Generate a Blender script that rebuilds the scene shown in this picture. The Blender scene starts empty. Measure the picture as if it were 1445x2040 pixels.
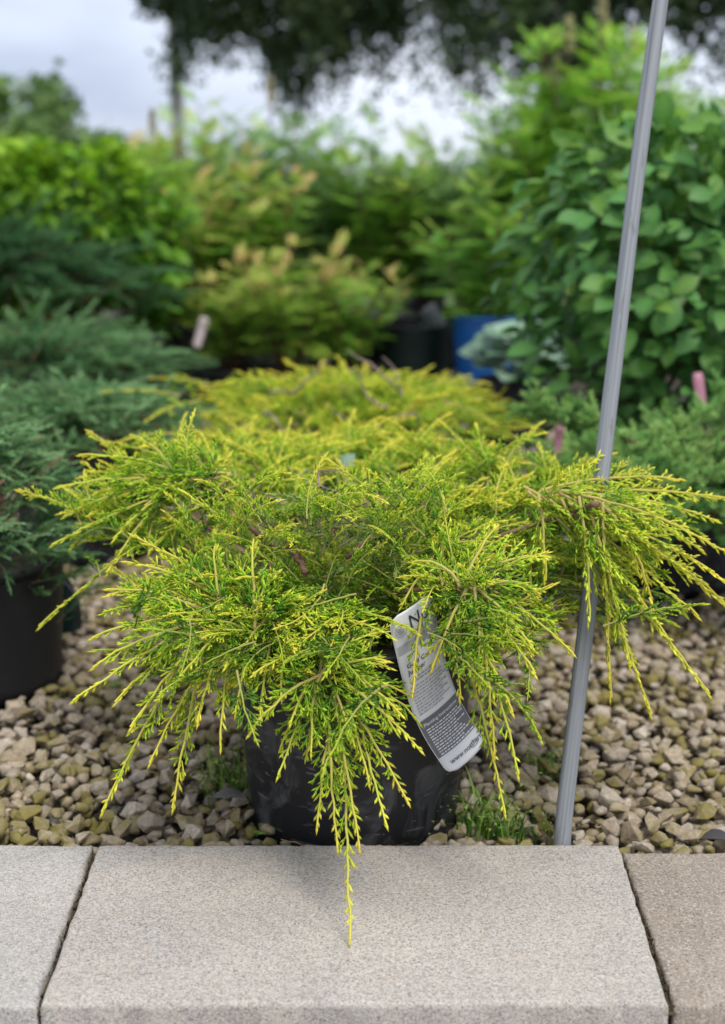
import bpy, bmesh, math, random
import numpy as np
from mathutils import Vector as V, Matrix

sc = bpy.context.scene
COL = sc.collection
R = math.radians

# ------------------------------------------------------------------ camera
CAM_H = 0.75
F_PX, CX, CY = 2600.0, 722.5, 1020.0
PITCH = math.atan(630.0 / F_PX)
cd = bpy.data.cameras.new("camera")
cam = bpy.data.objects.new("camera", cd)
COL.objects.link(cam)
cam.location = (0, 0, CAM_H)
cam.rotation_euler = (R(90) - PITCH, 0, 0)
cd.sensor_fit = 'VERTICAL'
cd.sensor_height = 24.0
cd.sensor_width = 24.0
cd.lens = F_PX / 2040.0 * 24.0
cd.clip_start = 0.02
cd.clip_end = 900
cd.dof.use_dof = True
cd.dof.focus_distance = 1.44
cd.dof.aperture_fstop = cd.lens / 1000.0 / 0.0142
sc.camera = cam
CT, ST = math.cos(PITCH), math.sin(PITCH)

# ------------------------------------------------------------------ sky
SUN_EL, SUN_AZ = R(62), R(150)        # azimuth measured clockwise from +Y
w = bpy.data.worlds.new("World")
sc.world = w
w.use_nodes = True
nt = w.node_tree
nt.nodes.clear()
N = nt.nodes.new
out = N('ShaderNodeOutputWorld')
bg = N('ShaderNodeBackground')
sky = N('ShaderNodeTexSky')
sky.sky_type = 'NISHITA'
sky.sun_disc = False
sky.sun_elevation = SUN_EL
sky.sun_rotation = SUN_AZ
tc = N('ShaderNodeTexCoord')
mp = N('ShaderNodeMapping')
mp.inputs['Scale'].default_value = (1.0, 1.0, 2.6)
mp.inputs['Location'].default_value = (0.35, 0.2, 0.1)
nz = N('ShaderNodeTexNoise')
nz.inputs['Scale'].default_value = 1.9
nz.inputs['Detail'].default_value = 5
nz.inputs['Roughness'].default_value = 0.5
cr = N('ShaderNodeValToRGB')
cr.color_ramp.elements[0].position = 0.36
cr.color_ramp.elements[0].color = (0.44, 0.50, 0.68, 1)
cr.color_ramp.elements[1].position = 0.66
cr.color_ramp.elements[1].color = (1.12, 1.18, 1.30, 1)
sca = N('ShaderNodeMixRGB')
sca.blend_type = 'MULTIPLY'
sca.inputs['Fac'].default_value = 1
sca.inputs['Color2'].default_value = (5.6, 5.6, 5.6, 1)
mx = N('ShaderNodeMixRGB')
mx.inputs['Fac'].default_value = 0.9
nt.links.new(tc.outputs['Generated'], mp.inputs['Vector'])
nt.links.new(mp.outputs['Vector'], nz.inputs['Vector'])
nt.links.new(nz.outputs['Fac'], cr.inputs['Fac'])
nt.links.new(cr.outputs['Color'], sca.inputs['Color1'])
nt.links.new(sky.outputs['Color'], mx.inputs['Color1'])
nt.links.new(sca.outputs['Color'], mx.inputs['Color2'])
nt.links.new(mx.outputs['Color'], bg.inputs['Color'])
bg.inputs['Strength'].default_value = 0.1
nt.links.new(bg.outputs[0], out.inputs[0])

# ------------------------------------------------------------------ sun (overcast, soft)
sd = bpy.data.lights.new("sun", 'SUN')
sd.energy = 1.5
sd.angle = R(22)
sd.color = (1.0, 0.96, 0.88)
so = bpy.data.objects.new("sun", sd)
COL.objects.link(so)
sun_dir = V((math.sin(SUN_AZ) * math.cos(SUN_EL), math.cos(SUN_AZ) * math.cos(SUN_EL), math.sin(SUN_EL)))
so.rotation_euler = sun_dir.to_track_quat('Z', 'Y').to_euler()
so.location = sun_dir * 20

# ------------------------------------------------------------------ exposure
sc.view_settings.view_transform = 'Standard'
sc.view_settings.look = 'None'
sc.view_settings.exposure = 1.02
sc.view_settings.gamma = 1
sc.view_settings.use_curve_mapping = False
sc.render.engine = 'CYCLES'
sc.cycles.use_denoising = True
sc.cycles.max_bounces = 7
sc.cycles.diffuse_bounces = 4
sc.cycles.transmission_bounces = 4
sc.cycles.transparent_max_bounces = 6

# ------------------------------------------------------------------ helpers
def ray(px, py):
    u, v = (px - CX) / F_PX, (CY - py) / F_PX
    return V((u, CT + v * ST, -ST + v * CT))

def stretch(py):
    """distances below were first measured through a wider lens; this turns them into real ones"""
    k = 630.0
    return (F_PX / 1500.0) * (1 - k * (py - CY) / F_PX ** 2) / (1 - k * (py - CY) / 1500.0 ** 2)
def P(px, py, Y):
    """Point of the photograph at (wide-lens) ground distance Y, as a place in the world."""
    d = ray(px, py)
    return V((0, 0, CAM_H)) + d * (Y * stretch(py) / d.y)
def YN(Y, z=.2):
    """the real ground distance of a thing of height z"""
    a = math.atan2(CAM_H - z, Y) - R(22.8)
    return Y * stretch(CY + 1500.0 * math.tan(a))

def G(px, py, z=0.0):
    d = ray(px, py)
    return V((0, 0, CAM_H)) + d * ((z - CAM_H) / d.z)

def proj(p):
    q = V(p) - V((0, 0, CAM_H))
    dep = q.y * CT - q.z * ST
    if dep < 0.05:
        return None
    return CX + F_PX * q.x / dep, CY - F_PX * (q.y * ST + q.z * CT) / dep, dep

class Geo:
    """Vertices, triangles, quads and a per-point tone (age, wood, random)."""
    def __init__(s):
        s.v, s.t, s.q, s.a, s.n = [], [], [], [], 0
    def add(s, v, t=None, q=None, a=None):
        v = np.asarray(v, dtype=np.float32).reshape(-1, 3)
        if t is not None and len(t):
            s.t.append(np.asarray(t, dtype=np.int32).reshape(-1, 3) + s.n)
        if q is not None and len(q):
            s.q.append(np.asarray(q, dtype=np.int32).reshape(-1, 4) + s.n)
        if a is None:
            a = np.zeros((len(v), 3), np.float32)
        a = np.asarray(a, dtype=np.float32)
        if a.ndim == 1:
            a = np.tile(a, (len(v), 1))
        s.v.append(v); s.a.append(a)
        s.n += len(v)
    def arrays(s):
        v = np.concatenate(s.v) if s.v else np.zeros((0, 3), np.float32)
        a = np.concatenate(s.a) if s.a else np.zeros((0, 3), np.float32)
        t = np.concatenate(s.t) if s.t else np.zeros((0, 3), np.int32)
        q = np.concatenate(s.q) if s.q else np.zeros((0, 4), np.int32)
        return v, t, q, a
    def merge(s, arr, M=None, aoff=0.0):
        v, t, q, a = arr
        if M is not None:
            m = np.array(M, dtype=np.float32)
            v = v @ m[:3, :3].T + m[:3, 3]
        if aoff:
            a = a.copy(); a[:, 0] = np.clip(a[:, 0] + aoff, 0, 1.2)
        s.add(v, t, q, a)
    def mesh(s, name, smooth=False):
        v, t, q, a = s.arrays()
        me = bpy.data.meshes.new(name)
        me.vertices.add(len(v)); me.vertices.foreach_set('co', v.ravel())
        li = np.concatenate([t.ravel(), q.ravel()]).astype(np.int32)
        ls = np.concatenate([np.arange(len(t)) * 3, len(t) * 3 + np.arange(len(q)) * 4]).astype(np.int32)
        me.loops.add(len(li)); me.loops.foreach_set('vertex_index', li)
        me.polygons.add(len(ls)); me.polygons.foreach_set('loop_start', ls)
        if smooth:
            me.polygons.foreach_set('use_smooth', np.ones(len(ls), dtype=bool))
        at = me.attributes.new('tone', 'FLOAT_COLOR', 'POINT')
        c = np.ones((len(v), 4), np.float32); c[:, :3] = a
        at.data.foreach_set('color', c.ravel())
        me.update(calc_edges=True)
        return me

def link(name, data, mat=None, parent=None, loc=(0, 0, 0)):
    o = bpy.data.objects.new(name, data)
    COL.objects.link(o)
    o.location = loc
    if parent is not None:
        o.parent = parent
    if mat is not None and data is not None and len(data.materials) == 0:
        data.materials.append(mat)
    return o

def tag(o, label=None, cat=None, group=None, kind=None):
    if label: o['label'] = label
    if cat: o['category'] = cat
    if group: o['group'] = group
    if kind: o['kind'] = kind
    return o

def empty(name, loc, label=None, cat=None, group=None):
    o = link(name, None, loc=loc)
    o.empty_display_size = 0.1
    return tag(o, label, cat, group)

def rods(g, p0, p1, r, a0, a1, wood, rnd):
    """Scale-leaf cords: three-sided spindles, all at once."""
    p0 = np.asarray(p0, np.float32); p1 = np.asarray(p1, np.float32)
    n = len(p0)
    if n == 0: return
    r = np.broadcast_to(np.asarray(r, np.float32), (n,))[:, None]
    d = p1 - p0
    L = np.linalg.norm(d, axis=1, keepdims=True) + 1e-9
    d = d / L
    ref = np.where(np.abs(d[:, 2:3]) < 0.8, np.array([[0, 0, 1.0]]), np.array([[1.0, 0, 0]]))
    x = np.cross(d, ref); x /= np.linalg.norm(x, axis=1, keepdims=True) + 1e-9
    y = np.cross(d, x)
    vs = np.zeros((n, 7, 3), np.float32)
    for k in range(3):
        an = k * 2 * math.pi / 3
        off = x * math.cos(an) + y * math.sin(an)
        vs[:, k] = p0 + off * r * 0.75
        vs[:, 3 + k] = p0 + d * L * 0.62 + off * r
    vs[:, 6] = p1
    base = (np.arange(n) * 7)[:, None]
    q = np.concatenate([base + np.array([[k, (k + 1) % 3, 3 + (k + 1) % 3, 3 + k]]) for k in range(3)])
    t = np.concatenate([base + np.array([[3 + k, 3 + (k + 1) % 3, 6]]) for k in range(3)])
    a = np.zeros((n, 7, 3), np.float32)
    a0 = np.broadcast_to(np.asarray(a0, np.float32), (n,)); a1 = np.broadcast_to(np.asarray(a1, np.float32), (n,))
    wd = np.broadcast_to(np.asarray(wood, np.float32), (n,)); rn = np.broadcast_to(np.asarray(rnd, np.float32), (n,))
    a[:, 0:3, 0] = a0[:, None]; a[:, 3:6, 0] = (a0 * .45 + a1 * .55)[:, None]; a[:, 6, 0] = a1
    a[:, :, 1] = wd[:, None]; a[:, :, 2] = rn[:, None]
    g.add(vs.reshape(-1, 3), t, q, a.reshape(-1, 3))

def tube(g, pts, r0, r1, sides=6, a=(0.3, 1, .5), a_end=None, cap=True):
    pts = [V(p) for p in pts]
    n = len(pts)
    vs, q, at = [], [], []
    x = None
    for i, p in enumerate(pts):
        d = (pts[min(i + 1, n - 1)] - pts[max(i - 1, 0)]).normalized()
        if x is None:
            x = d.orthogonal().normalized()
        else:
            x = (x - d * x.dot(d)).normalized()
        y = d.cross(x)
        f = i / (n - 1)
        r = r0 + (r1 - r0) * f
        for k in range(sides):
            an = 2 * math.pi * k / sides
            vs.append(p + (x * math.cos(an) + y * math.sin(an)) * r)
            at.append(a if a_end is None else tuple(a[j] + (a_end[j] - a[j]) * f for j in range(3)))
        if i:
            for k in range(sides):
                q.append(((i - 1) * sides + k, (i - 1) * sides + (k + 1) % sides, i * sides + (k + 1) % sides, i * sides + k))
    t = []
    if cap:
        for k in range(1, sides - 1):
            t.append(((n - 1) * sides, (n - 1) * sides + k, (n - 1) * sides + k + 1))
            t.append((0, k + 1, k))
    g.add([tuple(v) for v in vs], t, q, np.array(at, np.float32))

def bez(p0, p1, p2, n):
    return [p0 * (1 - t) ** 2 + p1 * 2 * t * (1 - t) + p2 * t * t for t in [i / (n - 1) for i in range(n)]]

def wiggle(pts, amp, rng):
    return [p + V((rng.uniform(-1, 1), rng.uniform(-1, 1), rng.uniform(-1, 1))) * (amp if 0 < i < len(pts) - 1 else 0) for i, p in enumerate(pts)]

def frame(pos, d, up, s=1.0):
    x = V(d).normalized()
    z = V(up); z = (z - x * z.dot(x))
    z = z.normalized() if z.length > 1e-4 else x.orthogonal().normalized()
    y = z.cross(x)
    M = Matrix((( x.x, y.x, z.x, 0), (x.y, y.y, z.y, 0), (x.z, y.z, z.z, 0), (0, 0, 0, 1)))
    return Matrix.Translation(V(pos)) @ M @ Matrix.Scale(s, 4)

def lathe(g, prof, segs=44, jit=0.0, rng=None, close=False):
    vs, q = [], []
    m = len(prof)
    for i in range(segs):
        an = 2 * math.pi * i / segs
        for (r, z) in prof:
            rr = r * (1 + (jit * math.sin(an * 2 + z * 9) + jit * .6 * math.sin(an * 5 + 1 + z * 21)))
            vs.append((rr * math.cos(an), rr * math.sin(an), z))
    for i in range(segs):
        j = (i + 1) % segs
        for k in range(m - 1):
            q.append((i * m + k, j * m + k, j * m + k + 1, i * m + k + 1))
    g.add(vs, None, q)

# ------------------------------------------------------------------ materials
def new_mat(name):
    m = bpy.data.materials.new(name)
    m.use_nodes = True
    t = m.node_tree
    t.nodes.clear()
    return m, t, t.nodes.new, t.links.new

def simple(name, col, rough=0.6, spec=0.4, noise=0.15, scale=30, bump=0.1, metal=0.0, bscale=None):
    m, t, n, l = new_mat(name)
    o = n('ShaderNodeOutputMaterial'); b = n('ShaderNodeBsdfPrincipled')
    b.inputs['Roughness'].default_value = rough
    b.inputs['Specular IOR Level'].default_value = spec
    b.inputs['Metallic'].default_value = metal
    tcn = n('ShaderNodeTexCoord'); z = n('ShaderNodeTexNoise')
    z.inputs['Scale'].default_value = scale; z.inputs['Detail'].default_value = 6
    l(tcn.outputs['Object'], z.inputs['Vector'])
    r = n('ShaderNodeValToRGB')
    r.color_ramp.elements[0].position = .3; r.color_ramp.elements[1].position = .7
    r.color_ramp.elements[0].color = tuple(c * (1 - noise) for c in col) + (1,)
    r.color_ramp.elements[1].color = tuple(min(1, c * (1 + noise)) for c in col) + (1,)
    l(z.outputs['Fac'], r.inputs['Fac']); l(r.outputs['Color'], b.inputs['Base Color'])
    if bump:
        bp = n('ShaderNodeBump'); bp.inputs['Strength'].default_value = bump; bp.inputs['Distance'].default_value = .004
        z2 = n('ShaderNodeTexNoise'); z2.inputs['Scale'].default_value = bscale or scale * 4; z2.inputs['Detail'].default_value = 4
        l(tcn.outputs['Object'], z2.inputs['Vector'])
        l(z2.outputs['Fac'], bp.inputs['Height']); l(bp.outputs['Normal'], b.inputs['Normal'])
    l(b.outputs[0], o.inputs['Surface'])
    return m

def leafy(name, ramp, woodcol=(0.40, 0.28, 0.10), trans=0.3, rough=0.5, spec=0.35, objtint=False, var=0.25):
    """ramp: (pos, colour) along the point tone 'age'; wood mixes in the stem colour."""
    m, t, n, l = new_mat(name)
    o = n('ShaderNodeOutputMaterial'); b = n('ShaderNodeBsdfPrincipled'); tr = n('ShaderNodeBsdfTranslucent'); mixs = n('ShaderNodeMixShader')
    b.inputs['Roughness'].default_value = rough
    b.inputs['Specular IOR Level'].default_value = spec
    at = n('ShaderNodeAttribute'); at.attribute_name = 'tone'
    sp = n('ShaderNodeSeparateColor'); l(at.outputs['Color'], sp.inputs[0])
    oi = n('ShaderNodeObjectInfo')
    so_ = n('ShaderNodeSeparateColor'); l(oi.outputs['Color'], so_.inputs[0])
    ad = n('ShaderNodeMath'); ad.operation = 'MULTIPLY'
    l(sp.outputs[0], ad.inputs[0])
    if objtint: l(so_.outputs[0], ad.inputs[1])
    else: ad.inputs[1].default_value = 1.0
    cr_ = n('ShaderNodeValToRGB')
    els = cr_.color_ramp.elements
    while len(els) < len(ramp): els.new(0.5)
    for e, (p, c) in zip(els, ramp):
        e.position = p; e.color = tuple(c) + (1,)
    l(ad.outputs[0], cr_.inputs['Fac'])
    hs = n('ShaderNodeHueSaturation')
    mr = n('ShaderNodeMapRange'); mr.inputs['To Min'].default_value = 1 - var; mr.inputs['To Max'].default_value = 1 + var
    l(sp.outputs[2], mr.inputs['Value']); l(mr.outputs[0], hs.inputs['Value'])
    mr2 = n('ShaderNodeMapRange'); mr2.inputs['To Min'].default_value = .49; mr2.inputs['To Max'].default_value = .51
    l(oi.outputs['Random'], mr2.inputs['Value']); l(mr2.outputs[0], hs.inputs['Hue'])
    l(cr_.outputs['Color'], hs.inputs['Color'])
    mw = n('ShaderNodeMixRGB'); l(sp.outputs[1], mw.inputs['Fac']); l(hs.outputs['Color'], mw.inputs['Color1'])
    mw.inputs['Color2'].default_value = tuple(woodcol) + (1,)
    l(mw.outputs['Color'], b.inputs['Base Color']); l(mw.outputs['Color'], tr.inputs['Color'])
    mixs.inputs['Fac'].default_value = trans
    l(b.outputs[0], mixs.inputs[1]); l(tr.outputs[0], mixs.inputs[2]); l(mixs.outputs[0], o.inputs['Surface'])
    return m

M = {}
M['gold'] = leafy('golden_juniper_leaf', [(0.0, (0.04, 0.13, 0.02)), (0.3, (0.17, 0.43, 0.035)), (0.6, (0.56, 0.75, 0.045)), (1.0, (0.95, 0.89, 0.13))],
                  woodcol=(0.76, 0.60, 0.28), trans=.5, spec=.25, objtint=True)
M['goldback'] = M['gold']
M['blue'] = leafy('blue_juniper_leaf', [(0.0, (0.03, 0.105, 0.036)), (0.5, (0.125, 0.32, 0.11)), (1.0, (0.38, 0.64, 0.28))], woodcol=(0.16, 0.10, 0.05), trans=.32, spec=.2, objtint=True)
M['dwarf'] = leafy('dwarf_juniper_needle', [(0.0, (0.04, 0.15, 0.035)), (0.5, (0.17, 0.42, 0.085)), (1.0, (0.50, 0.72, 0.22))], woodcol=(0.20, 0.12, 0.06), trans=.2, objtint=True)
M['bark'] = simple('bark', (0.20, 0.115, 0.07), rough=.85, noise=.45, scale=60, bump=.6)
M['deadwood'] = simple('dead_twig', (0.30, 0.22, 0.19), rough=.9, noise=.4, scale=80, bump=.5)
M['broad'] = leafy('broad_leaf', [(0.0, (0.045, 0.135, 0.03)), (0.5, (0.085, 0.215, 0.05)), (1.0, (0.17, 0.34, 0.05))], woodcol=(0.12, 0.16, 0.05), trans=.28, rough=.5, spec=.3, var=.3)
M['lime'] = leafy('lime_leaf', [(0.0, (0.03, 0.10, 0.012)), (0.5, (0.12, 0.30, 0.02)), (1.0, (0.32, 0.52, 0.03))], woodcol=(0.15, 0.10, 0.05), trans=.35)
M['fern'] = leafy('ferny_leaf', [(0.0, (0.04, 0.12, 0.025)), (0.5, (0.155, 0.39, 0.045)), (0.78, (0.38, 0.58, 0.06)), (1.0, (0.66, 0.40, 0.17))], woodcol=(0.22, 0.12, 0.07), trans=.35)
M['fernb'] = leafy('ferny_leaf_bluish', [(0.0, (0.035, 0.11, 0.04)), (0.5, (0.15, 0.34, 0.10)), (0.8, (0.32, 0.50, 0.14)), (1.0, (0.48, 0.36, 0.16))], woodcol=(0.22, 0.12, 0.07), trans=.35)
M['fernr'] = leafy('bright_ferny_leaf', [(0.0, (0.04, 0.14, 0.02)), (0.5, (0.155, 0.43, 0.04)), (0.85, (0.42, 0.68, 0.06)), (1.0, (0.62, 0.55, 0.12))], woodcol=(0.22, 0.14, 0.07), trans=.45)
M['grey_leaf'] = leafy('grey_green_leaf', [(0.0, (0.08, 0.15, 0.10)), (0.5, (0.14, 0.25, 0.16)), (1.0, (0.24, 0.36, 0.25))], trans=.15)
M['tree'] = leafy('dark_tree_leaf', [(0.0, (0.028, 0.05, 0.022)), (0.5, (0.06, 0.105, 0.04)), (1.0, (0.13, 0.20, 0.07))], trans=.3)
M['far'] = leafy('far_leaf', [(0.0, (0.09, 0.17, 0.05)), (0.5, (0.17, 0.29, 0.08)), (1.0, (0.28, 0.42, 0.12))], trans=.25)
M['grass'] = leafy('grass_blade', [(0.0, (0.04, 0.12, 0.02)), (0.5, (0.11, 0.26, 0.035)), (1.0, (0.28, 0.38, 0.08))], trans=.3)
M['plume'] = leafy('flower_plume', [(0.0, (0.3, 0.28, 0.1)), (1.0, (0.62, 0.55, 0.33))], trans=.3)
M['trunk'] = simple('birch_bark', (0.55, 0.52, 0.50), rough=.9, noise=.5, scale=5, bump=.4)
M['soil'] = simple('potting_soil', (0.035, 0.026, 0.02), rough=.95, noise=.5, scale=60, bump=1.0)
M['steel'] = None
M['blue_plastic'] = simple('blue_plastic', (0.012, 0.10, 0.33), rough=.4, noise=.15, scale=12, bump=.05)
M['green_plastic'] = simple('dark_green_plastic', (0.006, 0.016, 0.012), rough=.5, noise=.2, scale=12, bump=.05)
M['pink'] = simple('pink_tag_plastic', (0.40, 0.18, 0.23), rough=.45, noise=.08, scale=20, bump=.02)
M['pinkish'] = simple('faded_tag_plastic', (0.46, 0.38, 0.38), rough=.5, noise=.12, scale=20, bump=.02)
M['white'] = simple('white_tag_plastic', (0.60, 0.60, 0.615), rough=.4, noise=.05, scale=14, bump=.02)
M['paleg'] = simple('grey_print', (0.34, 0.34, 0.36), rough=.4, noise=.06, scale=20, bump=0)
M['darkg'] = simple('dark_grey_print', (0.115, 0.115, 0.125), rough=.4, noise=.08, scale=20, bump=0)
M['ink'] = simple('black_ink', (0.03, 0.03, 0.035), rough=.5, noise=.02, scale=20, bump=0)
M['midink'] = simple('grey_ink', (0.25, 0.25, 0.27), rough=.5, noise=.02, scale=20, bump=0)
M['teal'] = simple('dark_teal_film', (0.008, 0.035, 0.042), rough=.35, noise=.6, scale=14, bump=.05)
M['red'] = simple('red_print', (0.45, 0.01, 0.02), rough=.4, noise=.1, scale=20, bump=0)
M['deadleaf'] = simple('dead_leaf', (0.16, 0.14, 0.13), rough=.8, noise=.3, scale=60, bump=.3)
M['dark_earth'] = simple('dark_earth', (0.05, 0.042, 0.032), rough=.95, noise=.5, scale=30, bump=.8)

def pot_material():
    m, t, n, l = new_mat('black_nursery_plastic')
    o = n('ShaderNodeOutputMaterial'); b = n('ShaderNodeBsdfPrincipled')
    tcn = n('ShaderNodeTexCoord')
    z = n('ShaderNodeTexNoise'); z.inputs['Scale'].default_value = 14; z.inputs['Detail'].default_value = 8; z.inputs['Roughness'].default_value = .65; z.inputs['Distortion'].default_value = 1.2
    l(tcn.outputs['Object'], z.inputs['Vector'])
    r = n('ShaderNodeValToRGB'); r.color_ramp.elements[0].position = .52; r.color_ramp.elements[1].position = .82
    r.color_ramp.elements[0].color = (0.010, 0.010, 0.011, 1); r.color_ramp.elements[1].color = (0.12, 0.118, 0.12, 1)
    l(z.outputs['Fac'], r.inputs['Fac'])
    # splashed specks of dried mud
    vo = n('ShaderNodeTexVoronoi'); vo.inputs['Scale'].default_value = 130; l(tcn.outputs['Object'], vo.inputs['Vector'])
    s1 = n('ShaderNodeMath'); s1.operation = 'LESS_THAN'; s1.inputs[1].default_value = .16; l(vo.outputs['Distance'], s1.inputs[0])
    z3 = n('ShaderNodeTexNoise'); z3.inputs['Scale'].default_value = 9; l(tcn.outputs['Object'], z3.inputs['Vector'])
    s2 = n('ShaderNodeMath'); s2.operation = 'GREATER_THAN'; s2.inputs[1].default_value = .64; l(z3.outputs['Fac'], s2.inputs[0])
    s3 = n('ShaderNodeMath'); s3.operation = 'MULTIPLY'; l(s1.outputs[0], s3.inputs[0]); l(s2.outputs[0], s3.inputs[1])
    # scratches
    mpn = n('ShaderNodeMapping'); mpn.inputs['Scale'].default_value = (30, 30, 160); mpn.inputs['Rotation'].default_value = (.5, .3, 0); l(tcn.outputs['Object'], mpn.inputs['Vector'])
    z4 = n('ShaderNodeTexNoise'); z4.inputs['Scale'].default_value = 1.0; z4.inputs['Detail'].default_value = 3; l(mpn.outputs['Vector'], z4.inputs['Vector'])
    s4 = n('ShaderNodeMath'); s4.operation = 'GREATER_THAN'; s4.inputs[1].default_value = .66; l(z4.outputs['Fac'], s4.inputs[0])
    mx1 = n('ShaderNodeMixRGB'); l(s3.outputs[0], mx1.inputs['Fac']); l(r.outputs['Color'], mx1.inputs['Color1']); mx1.inputs['Color2'].default_value = (.22, .21, .19, 1)
    mx2 = n('ShaderNodeMixRGB'); l(s4.outputs[0], mx2.inputs['Fac']); l(mx1.outputs['Color'], mx2.inputs['Color1']); mx2.inputs['Color2'].default_value = (.085, .085, .09, 1)
    l(mx2.outputs['Color'], b.inputs['Base Color'])
    b.inputs['Roughness'].default_value = .5; b.inputs['Specular IOR Level'].default_value = .4
    bp = n('ShaderNodeBump'); bp.inputs['Strength'].default_value = .35; bp.inputs['Distance'].default_value = .004
    l(z.outputs['Fac'], bp.inputs['Height']); l(bp.outputs['Normal'], b.inputs['Normal'])
    l(b.outputs[0], o.inputs['Surface'])
    return m
M['pot'] = pot_material()
M['plain_pot'] = simple('matt_black_plastic', (0.012, 0.012, 0.013), rough=.55, noise=.25, scale=20, bump=.1)

def concrete(name, base, warm, dark):
    m, t, n, l = new_mat(name)
    o = n('ShaderNodeOutputMaterial'); b = n('ShaderNodeBsdfPrincipled')
    tcn = n('ShaderNodeTexCoord')
    big = n('ShaderNodeTexNoise'); big.inputs['Scale'].default_value = 7; big.inputs['Detail'].default_value = 5; l(tcn.outputs['Object'], big.inputs['Vector'])
    r = n('ShaderNodeValToRGB'); r.color_ramp.elements[0].position = .33; r.color_ramp.elements[1].position = .68
    r.color_ramp.elements[0].color = tuple(base) + (1,); r.color_ramp.elements[1].color = tuple(warm) + (1,)
    l(big.outputs['Fac'], r.inputs['Fac'])
    cur = r.outputs['Color']
    hts = []
    for scl, lo, hi, st in ((560, .68, 1.25, .75), (1000, .70, 1.25, .6), (260, .90, 1.08, .6)):
        vo = n('ShaderNodeTexVoronoi'); vo.inputs['Scale'].default_value = scl; l(tcn.outputs['Object'], vo.inputs['Vector'])
        sp = n('ShaderNodeSeparateColor'); l(vo.outputs['Color'], sp.inputs[0])
        mr = n('ShaderNodeMapRange'); mr.inputs['To Min'].default_value = lo; mr.inputs['To Max'].default_value = hi; l(sp.outputs[0], mr.inputs['Value'])
        mu = n('ShaderNodeMixRGB'); mu.blend_type = 'MULTIPLY'; mu.inputs['Fac'].default_value = st
        l(cur, mu.inputs['Color1']); l(mr.outputs[0], mu.inputs['Color2']); cur = mu.outputs['Color']
        hts.append(sp.outputs[1])
    # sparse dark pits and light tan grains
    for scl, thr, colr in ((560, .90, dark), (420, .945, (.50, .37, .25)), (520, .93, (.55, .54, .52))):
        vo = n('ShaderNodeTexVoronoi'); vo.inputs['Scale'].default_value = scl; l(tcn.outputs['Object'], vo.inputs['Vector'])
        sp = n('ShaderNodeSeparateColor'); l(vo.outputs['Color'], sp.inputs[0])
        gt = n('ShaderNodeMath'); gt.operation = 'GREATER_THAN'; gt.inputs[1].default_value = thr; l(sp.outputs[2], gt.inputs[0])
        k = n('ShaderNodeMath'); k.operation = 'MULTIPLY'; k.inputs[1].default_value = .45; l(gt.outputs[0], k.inputs[0])
        mu = n('ShaderNodeMixRGB'); l(k.outputs[0], mu.inputs['Fac']); l(cur, mu.inputs['Color1']); mu.inputs['Color2'].default_value = tuple(colr) + (1,)
        cur = mu.outputs['Color']
    # stains
    st = n('ShaderNodeTexNoise'); st.inputs['Scale'].default_value = 3.2; st.inputs['Detail'].default_value = 7; st.inputs['Roughness'].default_value = .6
    mps = n('ShaderNodeMapping'); mps.inputs['Scale'].default_value = (.7, 1.6, 1); l(tcn.outputs['Object'], mps.inputs['Vector']); l(mps.outputs['Vector'], st.inputs['Vector'])
    mr = n('ShaderNodeMapRange'); mr.inputs['From Min'].default_value = .3; mr.inputs['From Max'].default_value = .7; mr.inputs['To Min'].default_value = .90; mr.inputs['To Max'].default_value = 1.08; l(st.outputs['Fac'], mr.inputs['Value'])
    mu = n('ShaderNodeMixRGB'); mu.blend_type = 'MULTIPLY'; mu.inputs['Fac'].default_value = 1; l(cur, mu.inputs['Color1']); l(mr.outputs[0], mu.inputs['Color2'])
    l(mu.outputs['Color'], b.inputs['Base Color'])
    b.inputs['Roughness'].default_value = .88; b.inputs['Specular IOR Level'].default_value = .25
    bp = n('ShaderNodeBump'); bp.inputs['Strength'].default_value = .45; bp.inputs['Distance'].default_value = .0012
    l(hts[0], bp.inputs['Height'])
    bp2 = n('ShaderNodeBump'); bp2.inputs['Strength'].default_value = .3; bp2.inputs['Distance'].default_value = .001
    l(hts[2], bp2.inputs['Height']); l(bp.outputs['Normal'], bp2.inputs['Normal'])
    l(bp2.outputs['Normal'], b.inputs['Normal'])
    l(b.outputs[0], o.inputs['Surface'])
    return m
M['slab_grey'] = concrete('concrete_grey', (0.40, 0.38, 0.355), (0.44, 0.41, 0.37), (.09, .08, .07))
M['slab_warm'] = concrete('concrete_warm', (0.395, 0.362, 0.325), (0.445, 0.402, 0.352), (.09, .08, .07))
M['slab_brown'] = concrete('concrete_brown', (0.305, 0.255, 0.208), (0.36, 0.305, 0.25), (.07, .055, .04))

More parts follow.
